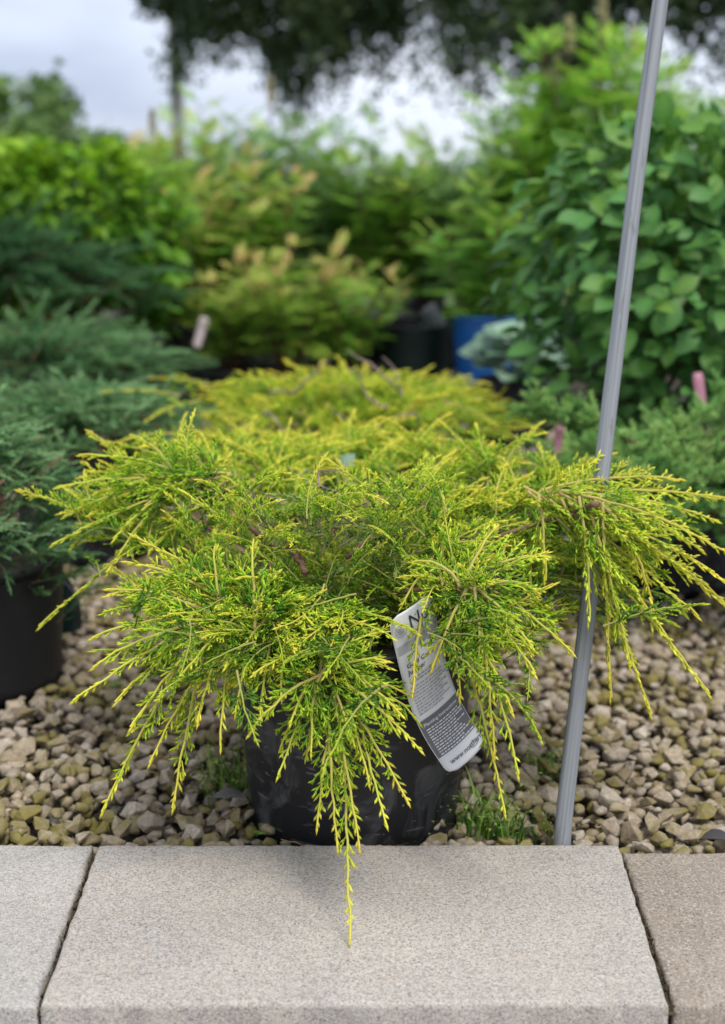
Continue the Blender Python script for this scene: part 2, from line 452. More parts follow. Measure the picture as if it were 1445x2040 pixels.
def stone_material():
    m, t, n, l = new_mat('limestone_chip')
    o = n('ShaderNodeOutputMaterial'); b = n('ShaderNodeBsdfPrincipled')
    tcn = n('ShaderNodeTexCoord'); oi = n('ShaderNodeObjectInfo'); ge = n('ShaderNodeNewGeometry')
    at = n('ShaderNodeAttribute'); at.attribute_name = 'tone'
    sp = n('ShaderNodeSeparateColor'); l(at.outputs['Color'], sp.inputs[0])
    ad = n('ShaderNodeMath'); ad.operation = 'ADD'; l(oi.outputs['Random'], ad.inputs[0]); l(sp.outputs[2], ad.inputs[1])
    fr = n('ShaderNodeMath'); fr.operation = 'FRACT'; l(ad.outputs[0], fr.inputs[0])
    r = n('ShaderNodeValToRGB')
    els = r.color_ramp.elements
    for _ in range(3): els.new(.5)
    for e, (p, c) in zip(els, [(0, (.20, .155, .10)), (.3, (.33, .262, .18)), (.6, (.40, .325, .235)), (.85, (.32, .265, .205)), (1, (.48, .41, .325))]):
        e.position = p; e.color = c + (1,)
    l(fr.outputs[0], r.inputs['Fac'])
    z = n('ShaderNodeTexNoise'); z.inputs['Scale'].default_value = 170; z.inputs['Detail'].default_value = 5; l(ge.outputs['Position'], z.inputs['Vector'])
    mr = n('ShaderNodeMapRange'); mr.inputs['From Min'].default_value = .3; mr.inputs['From Max'].default_value = .7; mr.inputs['To Min'].default_value = .7; mr.inputs['To Max'].default_value = 1.22; l(z.outputs['Fac'], mr.inputs['Value'])
    mu = n('ShaderNodeMixRGB'); mu.blend_type = 'MULTIPLY'; mu.inputs['Fac'].default_value = 1; l(r.outputs['Color'], mu.inputs['Color1']); l(mr.outputs[0], mu.inputs['Color2'])
    # algae: patches over the bed and blotches over each chip
    zb = n('ShaderNodeTexNoise'); zb.inputs['Scale'].default_value = 9; zb.inputs['Detail'].default_value = 3; l(ge.outputs['Position'], zb.inputs['Vector'])
    zs = n('ShaderNodeTexNoise'); zs.inputs['Scale'].default_value = 48; zs.inputs['Detail'].default_value = 4; l(ge.outputs['Position'], zs.inputs['Vector'])
    s = n('ShaderNodeMath'); s.operation = 'ADD'; l(zb.outputs['Fac'], s.inputs[0]); l(zs.outputs['Fac'], s.inputs[1])
    s2 = n('ShaderNodeMath'); s2.operation = 'MULTIPLY_ADD'; l(fr.outputs[0], s2.inputs[0]); s2.inputs[1].default_value = -.35; l(s.outputs[0], s2.inputs[2])
    mm = n('ShaderNodeMapRange'); mm.inputs['From Min'].default_value = .76; mm.inputs['From Max'].default_value = 1.06; mm.inputs['To Max'].default_value = .8; l(s2.outputs[0], mm.inputs['Value'])
    mo = n('ShaderNodeMixRGB'); l(mm.outputs[0], mo.inputs['Fac']); l(mu.outputs['Color'], mo.inputs['Color1']); mo.inputs['Color2'].default_value = (.20, .17, .035, 1)
    l(mo.outputs['Color'], b.inputs['Base Color'])
    b.inputs['Roughness'].default_value = .85; b.inputs['Specular IOR Level'].default_value = .25
    bp = n('ShaderNodeBump'); bp.inputs['Strength'].default_value = .8; bp.inputs['Distance'].default_value = .003
    z5 = n('ShaderNodeTexNoise'); z5.inputs['Scale'].default_value = 120; z5.inputs['Detail'].default_value = 5; l(ge.outputs['Position'], z5.inputs['Vector'])
    l(z5.outputs['Fac'], bp.inputs['Height']); l(bp.outputs['Normal'], b.inputs['Normal'])
    l(b.outputs[0], o.inputs['Surface'])
    return m
M['stone'] = stone_material()

def steel_material():
    m, t, n, l = new_mat('weathered_galvanised_steel')
    o = n('ShaderNodeOutputMaterial'); b = n('ShaderNodeBsdfPrincipled')
    tcn = n('ShaderNodeTexCoord')
    mpn = n('ShaderNodeMapping'); mpn.inputs['Scale'].default_value = (220, 220, 2.2); l(tcn.outputs['Object'], mpn.inputs['Vector'])
    z = n('ShaderNodeTexNoise'); z.inputs['Scale'].default_value = 1; z.inputs['Detail'].default_value = 5; z.inputs['Roughness'].default_value = .6; l(mpn.outputs['Vector'], z.inputs['Vector'])
    r = n('ShaderNodeValToRGB'); r.color_ramp.elements[0].position = .28; r.color_ramp.elements[1].position = .5
    r.color_ramp.elements[0].color = (.13, .14, .148, 1); r.color_ramp.elements[1].color = (.235, .25, .265, 1)
    e = r.color_ramp.elements.new(.75); e.color = (.295, .312, .33, 1)
    l(z.outputs['Fac'], r.inputs['Fac'])
    z2 = n('ShaderNodeTexNoise'); z2.inputs['Scale'].default_value = 30; z2.inputs['Detail'].default_value = 6
    mp2 = n('ShaderNodeMapping'); mp2.inputs['Scale'].default_value = (3, 3, .6); l(tcn.outputs['Object'], mp2.inputs['Vector']); l(mp2.outputs['Vector'], z2.inputs['Vector'])
    mm = n('ShaderNodeMapRange'); mm.inputs['From Min'].default_value = .62; mm.inputs['From Max'].default_value = .72; mm.inputs['To Max'].default_value = .6; l(z2.outputs['Fac'], mm.inputs['Value'])
    mo = n('ShaderNodeMixRGB'); l(mm.outputs[0], mo.inputs['Fac']); l(r.outputs['Color'], mo.inputs['Color1']); mo.inputs['Color2'].default_value = (.11, .095, .08, 1)
    l(mo.outputs['Color'], b.inputs['Base Color'])
    b.inputs['Metallic'].default_value = .1; b.inputs['Roughness'].default_value = .68
    bp = n('ShaderNodeBump'); bp.inputs['Strength'].default_value = .15; bp.inputs['Distance'].default_value = .001
    l(z.outputs['Fac'], bp.inputs['Height']); l(bp.outputs['Normal'], b.inputs['Normal'])
    l(b.outputs[0], o.inputs['Surface'])
    return m
M['steel'] = steel_material()

# ================================================================== SETTING
GZ = -0.022      # top of the gravel
# ground sheet to the horizon
g = Geo()
g.add([(-400, 1.40, -0.075), (400, 1.40, -0.075), (400, 600, -0.075), (-400, 600, -0.075)], None, [(0, 1, 2, 3)])
tag(link('ground', g.mesh('ground'), M['dark_earth']), kind='structure')
g = Geo()
g.add([(-400, -300, -0.30), (400, -300, -0.30), (400, 1.35, -0.30), (-400, 1.35, -0.30)], None, [(0, 1, 2, 3)])
tag(link('path', g.mesh('path'), simple('path_grit', (.25, .235, .21), rough=.95, noise=.3, scale=20, bump=.6)), kind='structure')

g = Geo()
g.add([(-400, 10, -0.070), (400, 10, -0.070), (400, 598, -0.070), (-400, 598, -0.070)], None, [(0, 1, 2, 3)])
tag(link('field', g.mesh('field'), simple('meadow_grass', (.075, .12, .035), rough=.95, noise=.5, scale=.8, bump=.5)), kind='structure')

# ---- coping slabs (edging in front of the gravel)
edging = tag(empty('stone_edging', (0, 1.27, 0)), kind='structure')
def slab(corners, thick, mat, seed, name='paving_slab', dz=0.0):
    """corners: rear-left, rear-right, front-right, front-left on the top plane. Chipped, rounded edges."""
    rng = random.Random(seed)
    c = [V((q.x, q.y, 0)) for q in corners]
    def edge(a, b, n):
        return [a.lerp(b, i / n) for i in range(n)]
    outline = edge(c[0], c[1], 70) + edge(c[1], c[2], 26) + edge(c[2], c[3], 70) + edge(c[3], c[0], 26)
    n = len(outline)
    cen = sum(outline, V()) / n
    # inward directions
    rings = []
    for (ins, z, rough) in ((0.0, -thick, .0004), (0.0, -.006, .0006), (.0008, -.0026, .0007), (.0026, -.0006, .0006), (.006, 0.0, 0.0)):
        ring = []
        for i, p in enumerate(outline):
            t = (outline[(i + 1) % n] - outline[i - 1]).normalized()
            inn = V((t.y, -t.x, 0))
            if i in (0, 70, 96, 166): inn = ((outline[i - 1] - p).normalized() + (outline[(i + 1) % n] - p).normalized()).normalized()
            if inn.dot(cen - p) < 0: inn = -inn
            jj = rng.gauss(0, rough)
            chip = .0025 * max(0, math.sin(i * .37 + seed) * math.sin(i * .11 + seed * 2) - .55) if -.01 < z < 0 else 0
            if i in (0, 70, 96, 166): jj *= .2; chip *= .2
            q = p + inn * ((ins * 1.414 if i in (0, 70, 96, 166) else ins) + (jj if z < 0 else 0) + chip)
            ring.append((q.x, q.y, z + rng.gauss(0, rough * .5) - chip * .8 + dz))
        rings.append(ring)
    g = Geo()
    vs = [v for rg in rings for v in rg]
    q = []
    for k in range(len(rings) - 1):
        for i in range(n):
            j = (i + 1) % n
            q.append((k * n + i, k * n + j, (k + 1) * n + j, (k + 1) * n + i))
    vs.append((cen.x, cen.y, dz)); ci = len(vs) - 1
    t = [(4 * n + i, 4 * n + (i + 1) % n, ci) for i in range(n)]
    g.add([(v[0], v[1] - 1.27, v[2]) for v in vs], t, q)
    o = link(name, g.mesh(name), mat, edging)
    return o
YR = G(700, 1681).y
mid = [G(196, 1682), G(1233, 1681), G(1333, 1999), G(80, 2001)]
lef_r, lef_f = G(186, 1680), G(70, 2004)
rig_r, rig_f = G(1240, 1697, -.004), G(1345, 2003, -.004)
slab(mid, .052, M['slab_warm'], 3)
slab([lef_r + V((-.63, .001, 0)), lef_r, lef_f, lef_f + V((-.62, .0, 0))], .052, M['slab_grey'], 5, dz=-.001)
slab([rig_r, rig_r + V((.63, 0, 0)), rig_f + V((.61, 0, 0)), rig_f], .052, M['slab_brown'], 8, dz=-.004)
slab([lef_r + V((-1.26, .001, 0)), lef_r + V((-.638, .001, 0)), lef_f + V((-.628, .0, 0)), lef_f + V((-1.25, .0, 0))], .052, M['slab_warm'], 15, dz=-.002)
slab([rig_r + V((.638, 0, 0)), rig_r + V((1.26, 0, 0)), rig_f + V((1.23, 0, 0)), rig_f + V((.618, 0, 0))], .052, M['slab_grey'], 18, dz=-.002)
# course of blocks under the slabs
for i in range(9):
    x0 = -1.9 + i * .42 + .06
    g = Geo()
    def box(g, a, b):
        vs = [(x, y, z) for x in (a[0], b[0]) for y in (a[1], b[1]) for z in (a[2], b[2])]
        g.add(vs, None, [(0, 1, 3, 2), (4, 6, 7, 5), (0, 4, 5, 1), (2, 3, 7, 6), (0, 2, 6, 4), (1, 5, 7, 3)])
    box(g, (x0 + .002, -.150, -.30), (x0 + .416, .145, -.056))
    link('wall_block', g.mesh('wall_block'), M['slab_grey'], edging)
# moss and dirt in the joints
rng = random.Random(4)
g = Geo()
for (a, b) in ((G(191, 1690), G(76, 2000)), (G(1237, 1700), G(1338, 2000))):
    for i in range(240):
        t = rng.random()
        p = a.lerp(b, t) + V((rng.gauss(0, .0022), 0, rng.uniform(-.014, -.005)))
        s = rng.uniform(.0008, .0026)
        vs = [p + V((rng.gauss(0, s), rng.gauss(0, s), rng.gauss(0, s * .7))) for _ in range(4)]
        g.add([(v.x, v.y - 1.27, v.z) for v in vs], [(0, 1, 2), (0, 2, 3), (0, 3, 1), (1, 3, 2)])
    d = (b - a).normalized()
    s_ = V((-d.y, d.x, 0)) * .006
    q = [a - s_, a + s_, b + s_, b - s_]
    g.add([(v.x, v.y - 1.27, -.012) for v in q], None, [(0, 1, 2, 3)])
tag(link('joint_dirt', g.mesh('joint_dirt'), simple('mossy_dirt', (.075, .06, .028), rough=.95, noise=.5, scale=90, bump=.6), edging), kind='stuff')

# ---- gravel
bed = Geo()
nx, ny = 70, 90
rng = random.Random(11)
vs = []
for j in range(ny + 1):
    for i in range(nx + 1):
        vs.append((-4 + 8 * i / nx, 1.425 + 8 * (j / ny), -.052 + rng.uniform(-.006, .006)))
q = [(j * (nx + 1) + i, j * (nx + 1) + i + 1, (j + 1) * (nx + 1) + i + 1, (j + 1) * (nx + 1) + i) for j in range(ny) for i in range(nx)]
bed.add(vs, None, q)
gravel = tag(link('gravel', bed.mesh('gravel'), M['dark_earth']), kind='structure')

def stone_geo(rng):
    bm = bmesh.new()
    sx, sy, sz = 1, rng.uniform(.6, .95), rng.uniform(.42, .7)
    for _ in range(17):
        v = V((rng.gauss(0, 1), rng.gauss(0, 1), rng.gauss(0, 1))).normalized()
        k = rng.uniform(.82, 1.0)
        bm.verts.new((v.x * sx * k, v.y * sy * k, v.z * sz * k))
    r = bmesh.ops.convex_hull(bm, input=bm.verts)
    junk = [e for e in r['geom_interior'] if isinstance(e, bmesh.types.BMVert)]
    bmesh.ops.delete(bm, geom=junk, context='VERTS')
    bmesh.ops.bevel(bm, geom=list(bm.edges), offset=.07, segments=1, affect='EDGES', profile=.6) if False else None
    bmesh.ops.triangulate(bm, faces=bm.faces)
    bm.verts.index_update()
    v = np.array([tuple(x.co) for x in bm.verts], np.float32)
    t = np.array([[x.index for x in f.verts] for f in bm.faces], np.int32)
    bm.free()
    return v, t
rng = random.Random(21)
SV = [stone_geo(rng) for _ in range(14)]
def fine_geo(rng):
    """nearby chips: hull with a bevelled edge"""
    bm = bmesh.new()
    sx, sy, sz = 1, rng.uniform(.62, .95), rng.uniform(.45, .72)
    for _ in range(12):
        v = V((rng.gauss(0, 1), rng.gauss(0, 1), rng.gauss(0, 1))).normalized()
        k = rng.uniform(.85, 1.05)
        bm.verts.new((v.x * sx * k, v.y * sy * k, v.z * sz * k))
    r = bmesh.ops.convex_hull(bm, input=bm.verts)
    junk = [e for e in r['geom_interior'] if isinstance(e, bmesh.types.BMVert)]
    bmesh.ops.delete(bm, geom=junk, context='VERTS')
    bmesh.ops.dissolve_limit(bm, angle_limit=R(14), verts=bm.verts, edges=bm.edges)
    bmesh.ops.bevel(bm, geom=list(bm.edges) + list(bm.verts), offset=.035, segments=1, affect='EDGES', profile=.6)
    me = bpy.data.meshes.new('stone')
    bm.to_mesh(me); bm.free()
    at = me.attributes.new('tone', 'FLOAT_COLOR', 'POINT')
    at.data.foreach_set('color', np.tile(np.array([0, 0, 0, 1], np.float32), len(me.vertices)))
    me.materials.append(M['stone'])
    return me
FV = [fine_geo(rng) for _ in range(16)]
POTS = [(-.010, 1.585, .135), (-.640, YN(1.15), .145), (.62, YN(1.53), .16), (-.02, YN(1.74), .15), (-.62, YN(1.66), .14)]
cand = []
def scatter(x0, x1, y0, y1, step, smin, smax, z, zj):
    y = y0
    row = 0
    while y < y1:
        x = x0 + (row % 2) * step * .5
        while x < x1:
            px, py = x + rng.uniform(-.42, .42) * step, y + rng.uniform(-.42, .42) * step
            if not any((px - a) ** 2 + (py - b) ** 2 < (c + .004) ** 2 for a, b, c in POTS):
                s = rng.uniform(smin, smax) * .5 * rng.choice((1, 1, 1, 1.25, .75))
                cand.append((px, max(py, YR + .003 + s * .6), z + rng.uniform(-zj, zj), s, rng.randrange(14), rng.uniform(0, 6.28), rng.gauss(0, .35), rng.gauss(0, .35)))
            x += step
        y += step * .9
        row += 1
scatter(-.85, .9, YR + .012, 2.75, .0225, .021, .033, -.033, .006)
scatter(-.85, .9, YR + .012, 2.75, .0255, .022, .039, -.0185, .007)
scatter(-1.4, 1.5, 2.75, 4.6, .036, .030, .046, -.024, .008)
def rank(c):
    q = proj((c[0], c[1], c[2]))
    if q is None: return -1
    u, v, dep = q
    if not (0 < u < 1445 and 1130 < v < 1705): return -1
    if 520 < u < 900 and v < 1660: return -1
    if 130 < u < 1000 and v < 1380: return -1
    if u < 115 and v < 1385: return -1
    return c[3] / dep * (1 if c[2] > -.026 else .72)
order = sorted(range(len(cand)), key=lambda i: -rank(cand[i]))
near = set(order[:300])
def rotm(c):
    return Matrix.Translation((c[0], c[1], c[2])) @ Matrix.Rotation(c[5], 4, 'Z') @ Matrix.Rotation(c[6], 4, 'X') @ Matrix.Rotation(c[7], 4, 'Y') @ Matrix.Scale(c[3], 4)
rest = Geo()
for i, c in enumerate(cand):
    if i in near and rank(c) > 0:
        o = bpy.data.objects.new('stone', FV[c[4]])
        COL.objects.link(o)
        o.matrix_world = rotm(c); o.parent = gravel
    else:
        v, t = SV[c[4]]
        m = np.array(rotm(c), np.float32)
        rest.add(v @ m[:3, :3].T + m[:3, 3], t, None, np.array((0, 0, rng.random()), np.float32))
tag(link('loose_stones', rest.mesh('loose_stones'), M['stone'], gravel), kind='stuff')

# ================================================================== SHOOT BUILDERS
def shoot(g, path, nrm, rng, l2max=.05, step=.0085, r=.00135, tlen=.0175, tstep=.0052, stem=.0016, gold=0.5, ang=36, wood=1.0, lift=.3, start=.0, sagk=0.0):
    """A juniper shoot: a tan stem, alternate branchlets, each set with short scale-leaf cords."""
    nrm = V(nrm).normalized()
    seg = [(path[i + 1] - path[i]).length for i in range(len(path) - 1)]
    L = sum(seg)
    cum = [0]
    for s in seg: cum.append(cum[-1] + s)
    def at(s):
        for i in range(len(seg)):
            if s <= cum[i + 1] or i == len(seg) - 1:
                f = (s - cum[i]) / max(seg[i], 1e-6)
                return path[i].lerp(path[i + 1], f), (path[i + 1] - path[i]).normalized()
    # stem
    k = max(5, int(L / .014))
    pts = [at(L * i / k)[0] for i in range(k + 1)]
    pts = [p + nrm * .0022 for p in wiggle(pts, .0011, rng)]
    tube(g, pts, stem, stem * .45, 5, a=(.55, wood, .5), a_end=(1.0, .15, .6), cap=False)
    p0, p1, rr, a0, a1, wd, rn = [], [], [], [], [], [], []
    def rod(a, b, rad, x, y, wv, q):
        p0.append(tuple(a)); p1.append(tuple(b)); rr.append(rad); a0.append(x); a1.append(y); wd.append(wv); rn.append(q)
    s = start + rng.uniform(.004, .01)
    side = 1
    while s < L - .004:
        t = s / L
        p, T = at(s)
        Sd = T.cross(nrm).normalized()
        Nn = Sd.cross(T)
        l2 = l2max * (.55 + .45 * min(1, s / (.25 * L))) * (1 - t) ** 1.05 * rng.uniform(.5, 1.2) + .007
        if rng.random() < .12: l2 *= .4
        an = R(rng.gauss(ang + 8 - 22 * t, 6))
        d = (T * math.cos(an) + Sd * side * math.sin(an) + Nn * rng.gauss(lift * .3, .28)).normalized()
        age = min(1.1, gold + .04 + .66 * (t - .42) + rng.gauss(0, .12))
        q0 = p
        d2 = (d + T * .35 + V((0, 0, -sagk)) + Nn * rng.gauss(0, .12)).normalized()
        q1 = q0 + d * l2 * .55
        q2 = q1 + d2 * l2 * .45
        rnd = rng.random()
        if l2 < .016:
            rod(q0, q0 + d * l2, r * rng.uniform(.9, 1.2), age * .7, age + .25, 0, rnd)
        else:
            rod(q0, q1 + d * .004, r * .8, age * .75, age * .9, .35 * wood * (1 - t), rnd)
            rod(q1 - d * .002, q2, r * 1.0, age * .85, age + .3, 0, rnd)
            u = rng.uniform(.004, .008)
            s2 = 1
            while u < l2 - .003:
                f = u / l2
                pp, dd = (q0.lerp(q1, f / .55), d) if f < .55 else (q1.lerp(q2, (f - .55) / .45), d2)
                S2 = dd.cross(Nn).normalized()
                tl = tlen * (1.15 - .7 * f) * (1.1 - .6 * t) * rng.uniform(.5, 1.25)
                aa = R(rng.gauss(30 - 8 * t, 6))
                d3 = (dd * math.cos(aa) + S2 * s2 * math.sin(aa) + Nn * rng.gauss(.12, .25)).normalized()
                ag = age + .18 * f + rng.gauss(-.06, .1)
                rod(pp, pp + d3 * tl, r * rng.uniform(.75, 1.1), ag * .38, ag + .2, 0, rng.random())
                if tl > tlen * .75 and rng.random() < .4:
                    S3 = d3.cross(Nn).normalized() * rng.choice((-1, 1))
                    d4 = (d3 * .8 + S3 * .6).normalized()
                    b = pp + d3 * tl * .45
                    rod(b, b + d4 * tl * .5, r * .8, ag * .6, ag + .15, 0, rng.random())
                s2 = -s2
                u += tstep * rng.uniform(.7, 1.3)
        side = -side
        s += step * rng.uniform(.65, 1.35) * (1.0 - .35 * t)
    # growing tip
    p, T = at(L)
    rod(p - T * .006, p + T * .009, r * 1.1, gold + .3, gold + .6, 0, .6)
    rods(g, p0, p1, np.array(rr), np.clip(a0, 0, 1.2), np.clip(a1, 0, 1.2), wd, rn)

def variants(n, seed, mat, name, Ls=(.10, .16), **kw):
    out_ = []
    for i in range(n):
        rg = random.Random(seed * 100 + i)
        L = rg.uniform(*Ls)
        bend = rg.uniform(-.02, .03)
        g = Geo()
        path = bez(V((0, 0, 0)), V((L * .5, rg.gauss(0, .01), L * .12 + bend * .4)), V((L, rg.gauss(0, .012), -bend)), 9)
        shoot(g, path, (0, 0, 1), rg, **kw)
        me = g.mesh(name); me.materials.append(mat)
        out_.append((me, g.arrays()))
    return out_

def place(me, name, parent, base, M4, gold=1.0):
    o = bpy.data.objects.new(name, me)
    COL.objects.link(o)
    o.parent = parent
    o.matrix_local = Matrix.Translation(-V(base)) @ M4
    o.color = (gold, gold, gold, 1)
    return o

VG = variants(18, 1, M['gold'], 'shoot', Ls=(.085, .15), l2max=.048, step=.0075, gold=.60, start=.0, wood=.75)

# ================================================================== MAIN GOLDEN JUNIPER
BASE = V((-.008, 1.60, .235))
jun = empty('golden_juniper', BASE, 'golden spreading juniper in the front black pot, long shoots drooping over the paving slab', 'juniper')
LOBES = {}
rng = random.Random(77)
def bough(node, r0=.0055, r1=.002, up=.02, col=M['bark'], start=None):
    a = V(start) if start is not None else BASE + V((rng.uniform(-.02, .02), rng.uniform(-.02, .02), -.01))
    m = a.lerp(node, .5) + V((rng.gauss(0, .012), rng.gauss(0, .012), up))
    pts = wiggle(bez(a, m, node, 10), .003, rng)
    g = Geo()
    tube(g, [p - BASE for p in pts], r0, r1, 7, a=(.3, 1, .4))
    o = link('branch', g.mesh('branch', True), col, jun)
    return pts

def explicit(node, tips, base, parent, seed, gold=.62, l2=.055, sag=.022, stem=.0021, **kw):
    for i, tp in enumerate(tips):
        rg = random.Random(seed * 31 + i)
        end = P(*tp[:3])
        scl = tp[3] if len(tp) > 3 else 1.0
        nd = V(node)
        back = rg.choice((0, 0, .02, .04, .06, .08))
        inw = (BASE - nd); inw.z = 0; inw.normalize()
        nd = nd + inw * back + V((rg.gauss(0, .004), 0, back * .12))
        off = V((rg.gauss(0, .006), rg.gauss(0, .006), rg.gauss(0, .005)))
        m = nd.lerp(end, .48) + V((rg.gauss(0, .005), -.006, sag))
        path = bez(nd + off, m, end, 12)
        toward = (V((0, 0, CAM_H)) - nd).normalized()
        nrm = (V((0, 0, 1)) * .6 + V((nd.x - BASE.x, nd.y - BASE.y, 0)).normalized() * .7 + V((rg.gauss(0, .2), rg.gauss(0, .2), 0)))
        g = Geo()
        shoot(g, [p - base for p in path], nrm, rg, l2max=l2 * scl, gold=gold, stem=stem, start=.004, sagk=.15, wood=.95, r=.00145, **kw)
        me = g.mesh('shoot'); me.materials.append(M['gold'])
        o = bpy.data.objects.new('shoot', me); COL.objects.link(o); o.parent = parent
        o.color = (1, 1, 1, 1)

nA, nA2 = P(420, 1238, .765), P(497, 1255, .755)
nB, nB2 = P(632, 1352, .725), P(660, 1385, .715)
nC = P(948, 1172, .775)
nD = P(1186, 1005, .868)
nE = P(360, 965, .96)
fr_nodes = [nA, nB, nC, nD, nE]
BP = {}
for n_ in fr_nodes: BP[tuple(n_)] = bough(n_, up=.03)
explicit(nA, [(205, 1618, .665, 1.0), (345, 1610, .665, 1.0), (148, 1396, .70, .8), (440, 1490, .685, .8), (262, 1450, .685), (185, 1272, .76), (232, 1400, .71, .8), (300, 1520, .68, .9),
              (215, 1175, .80), (250, 1120, .82), (395, 1440, .69), (360, 1350, .70), (188, 1330, .73), (330, 1100, .83), (430, 1090, .82)], BASE, jun, 1)
explicit(nA2, [(562, 1390, .70, .7), (470, 1420, .70), (520, 1430, .70), (600, 1300, .73), (600, 1190, .77), (555, 1140, .79), (620, 1240, .75), (450, 1330, .71), (505, 1080, .82)], BASE, jun, 2, gold=.5)
explicit(nB2, [(697, 1872, .572, .62), (770, 1642, .632, .8), (812, 1597, .64, .75), (632, 1648, .64, .8), (673, 1690, .625, .6), (716, 1690, .622, .5)], BASE, jun, 3, sag=.012)
explicit(nB, [(837, 1495, .66, .8), (498, 1462, .655, .85), (555, 1545, .67, .8), (770, 1318, .72), (745, 1262, .745), (505, 1345, .70), (800, 1425, .68, .9), (580, 1440, .68), (735, 1560, .66, .8),
              (720, 1240, .75), (660, 1225, .76), (600, 1240, .75), (560, 1290, .74), (705, 1480, .68), (620, 1500, .675), (640, 1240, .76)], BASE, jun, 4, gold=.55)
explicit(nB, [(836, 1442, .725, .9), (812, 1385, .735), (790, 1460, .71), (560, 1490, .70), (535, 1425, .715), (610, 1510, .70), (748, 1500, .70)], BASE, jun, 41, gold=.30, sag=.03)
explicit(nC, [(1006, 1620, .655, .75), (1032, 1545, .668, .75), (916, 1392, .715, .85), (822, 1382, .715, .6), (1140, 1302, .745, .8), (985, 1505, .68, .8), (1065, 1345, .72), (862, 1332, .725),
              (800, 1208, .775, .7), (820, 1120, .80), (1072, 1185, .78), (1060, 1290, .735), (955, 1370, .715), (880, 1060, .83), (990, 1050, .83), (1090, 1110, .81), (1020, 1420, .70, .7)], BASE, jun, 5, gold=.60)
explicit(nD, [(1447, 1163, .83), (1452, 1105, .86), (1412, 1385, .78, .7), (1296, 1425, .775, .7), (1216, 1392, .775, .75), (1085, 1158, .83, .6), (1172, 1242, .80, .6), (1360, 957, .95), (1430, 1040, .91),
              (1470, 1000, .95), (1390, 1230, .82), (1345, 1300, .80), (1255, 1330, .79), (1440, 1200, .83), (1310, 1120, .86), (1400, 1100, .88), (1330, 1040, .90), (1300, 1220, .82), (1480, 1240, .83)], BASE, jun, 6, gold=.84)
explicit(nE, [(160, 908, 1.0), (115, 972, .97), (107, 1086, .925, .8), (80, 1250, .885, .6), (215, 1142, .88), (130, 1030, .95), (228, 1075, .90), (262, 868, 1.05), (300, 1100, .89), (350, 880, 1.04), (290, 1010, .93), (190, 985, .96)],
         BASE, jun, 7, gold=.56, l2=.055)
n_explicit = 7 + 15 + 9 + 6 + 16 + 17 + 19 + 12
fills0 = []
for nd_ in (nA, nA2, nB, nC, nD, nE):
    od = V((nd_.x - BASE.x, nd_.y - BASE.y, 0)).normalized()
    for k in range(9):
        d = (od * rng.uniform(-.2, 1) + V((rng.gauss(0, .6), rng.gauss(0, .4), rng.uniform(.15, .8)))).normalized()
        fills0.append((nd_ - od * rng.uniform(.0, .06) + V((rng.gauss(0, .015), 0, -.012)), d, V((rng.gauss(0, .3), -.3, 1)), rng.uniform(.6, .85), 1.0))

# other boughs of the dome
more = [(1085, 955, 1.06), (985, 930, 1.10), (880, 935, 1.10), (760, 930, 1.14), (610, 905, 1.18), (480, 900, 1.15), (370, 900, 1.13), (265, 930, 1.05),
        (300, 1060, .93), (440, 1140, .83), (560, 1170, .80), (690, 1180, .79), (900, 1080, .86), (1030, 1060, .89), (1100, 1130, .86),
        (1120, 990, .95), (1010, 980, .97), (920, 1000, .95), (860, 1000, .96), (690, 1260, .765), (560, 1290, .77), (1080, 1220, .82), (905, 1250, .80), (690, 925, 1.20), (640, 900, 1.28), (560, 930, 1.12), (760, 890, 1.28), (520, 880, 1.26), (700, 905, 1.34), (620, 880, 1.36),
        (330, 1180, .84), (220, 1000, .98), (430, 960, 1.05), (1180, 1080, .90), (560, 985, 1.06), (760, 1010, 1.02), (860, 900, 1.18), (700, 880, 1.25), (1150, 985, 1.0)]
fills = []
for i, (px, py, Y) in enumerate(more):
    nd = P(px, py, Y)
    nd.z -= .02
    bough(nd, r0=.0045, r1=.0016, up=.0)
    out_d = V((nd.x - BASE.x, nd.y - BASE.y, 0)).normalized()
    tan_d = V((-out_d.y, out_d.x, 0))
    hi = py < 1030
    for k in range(13):
        ph = R(rng.uniform(-100, 100))
        u = rng.uniform(.1, .75) if hi else rng.uniform(-.35, .6)
        d = (out_d * math.cos(ph) + tan_d * math.sin(ph) + V((0, 0, u))).normalized()
        pos = nd + V((rng.gauss(0, .022), rng.gauss(0, .022), rng.gauss(0, .008))) - d * .03
        up = V((rng.gauss(0, .35), rng.gauss(0, .35) - .15, 1))
        fills.append((pos, d, up, rng.uniform(.7, 1.05), 1.0 if hi else rng.uniform(.6, .95)))
rng.shuffle(fills)
# keep the hollow in the middle of the dome open: woody branches show there
HOL = P(640, 1085, .91)
def hollow(f):
    q = f[0] + f[1] * .07
    return ((q.x - HOL.x) / .085) ** 2 + ((q.y - HOL.y) / .15) ** 2 < 1
fills = [f for f in fills if not hollow(f)]
def stray(f):
    u, v, _ = proj(f[0] + f[1] * .12 * f[3])
    return (v > 1085 and u < 175) or (v > 1330 and u > 1120)
fills = [f for f in fills if not stray(f)]
def over_tag(pos, d, ln=.14):
    for k in (.0, .5, 1.0):
        q = pos + d * ln * k
        u, v, _ = proj(q)
        if 1205 < v < 1560 and q.y < 1.47:
            xl = 773 + (v - 1236) * .395 - 40; xr = 858 + (v - 1178) * .367 + (12 if v > 1330 else -45)
            if xl < u < xr: return True
    return False
def over_pole(pos, d, ln=.13):
    for k in (0, .25, .5, .75, 1.0):
        u, v, dep = proj(pos + d * ln * k)
        if abs(u - (1119 + (1685 - v) * .1125)) < 34 and dep < 1.60 and v > 900:
            return True
    return False
fills = [f for f in fills if not over_tag(f[0], f[1])]
fills = [f for f in fills0 + fills if not over_pole(f[0], f[1])]
limit = 300 - n_explicit - 4
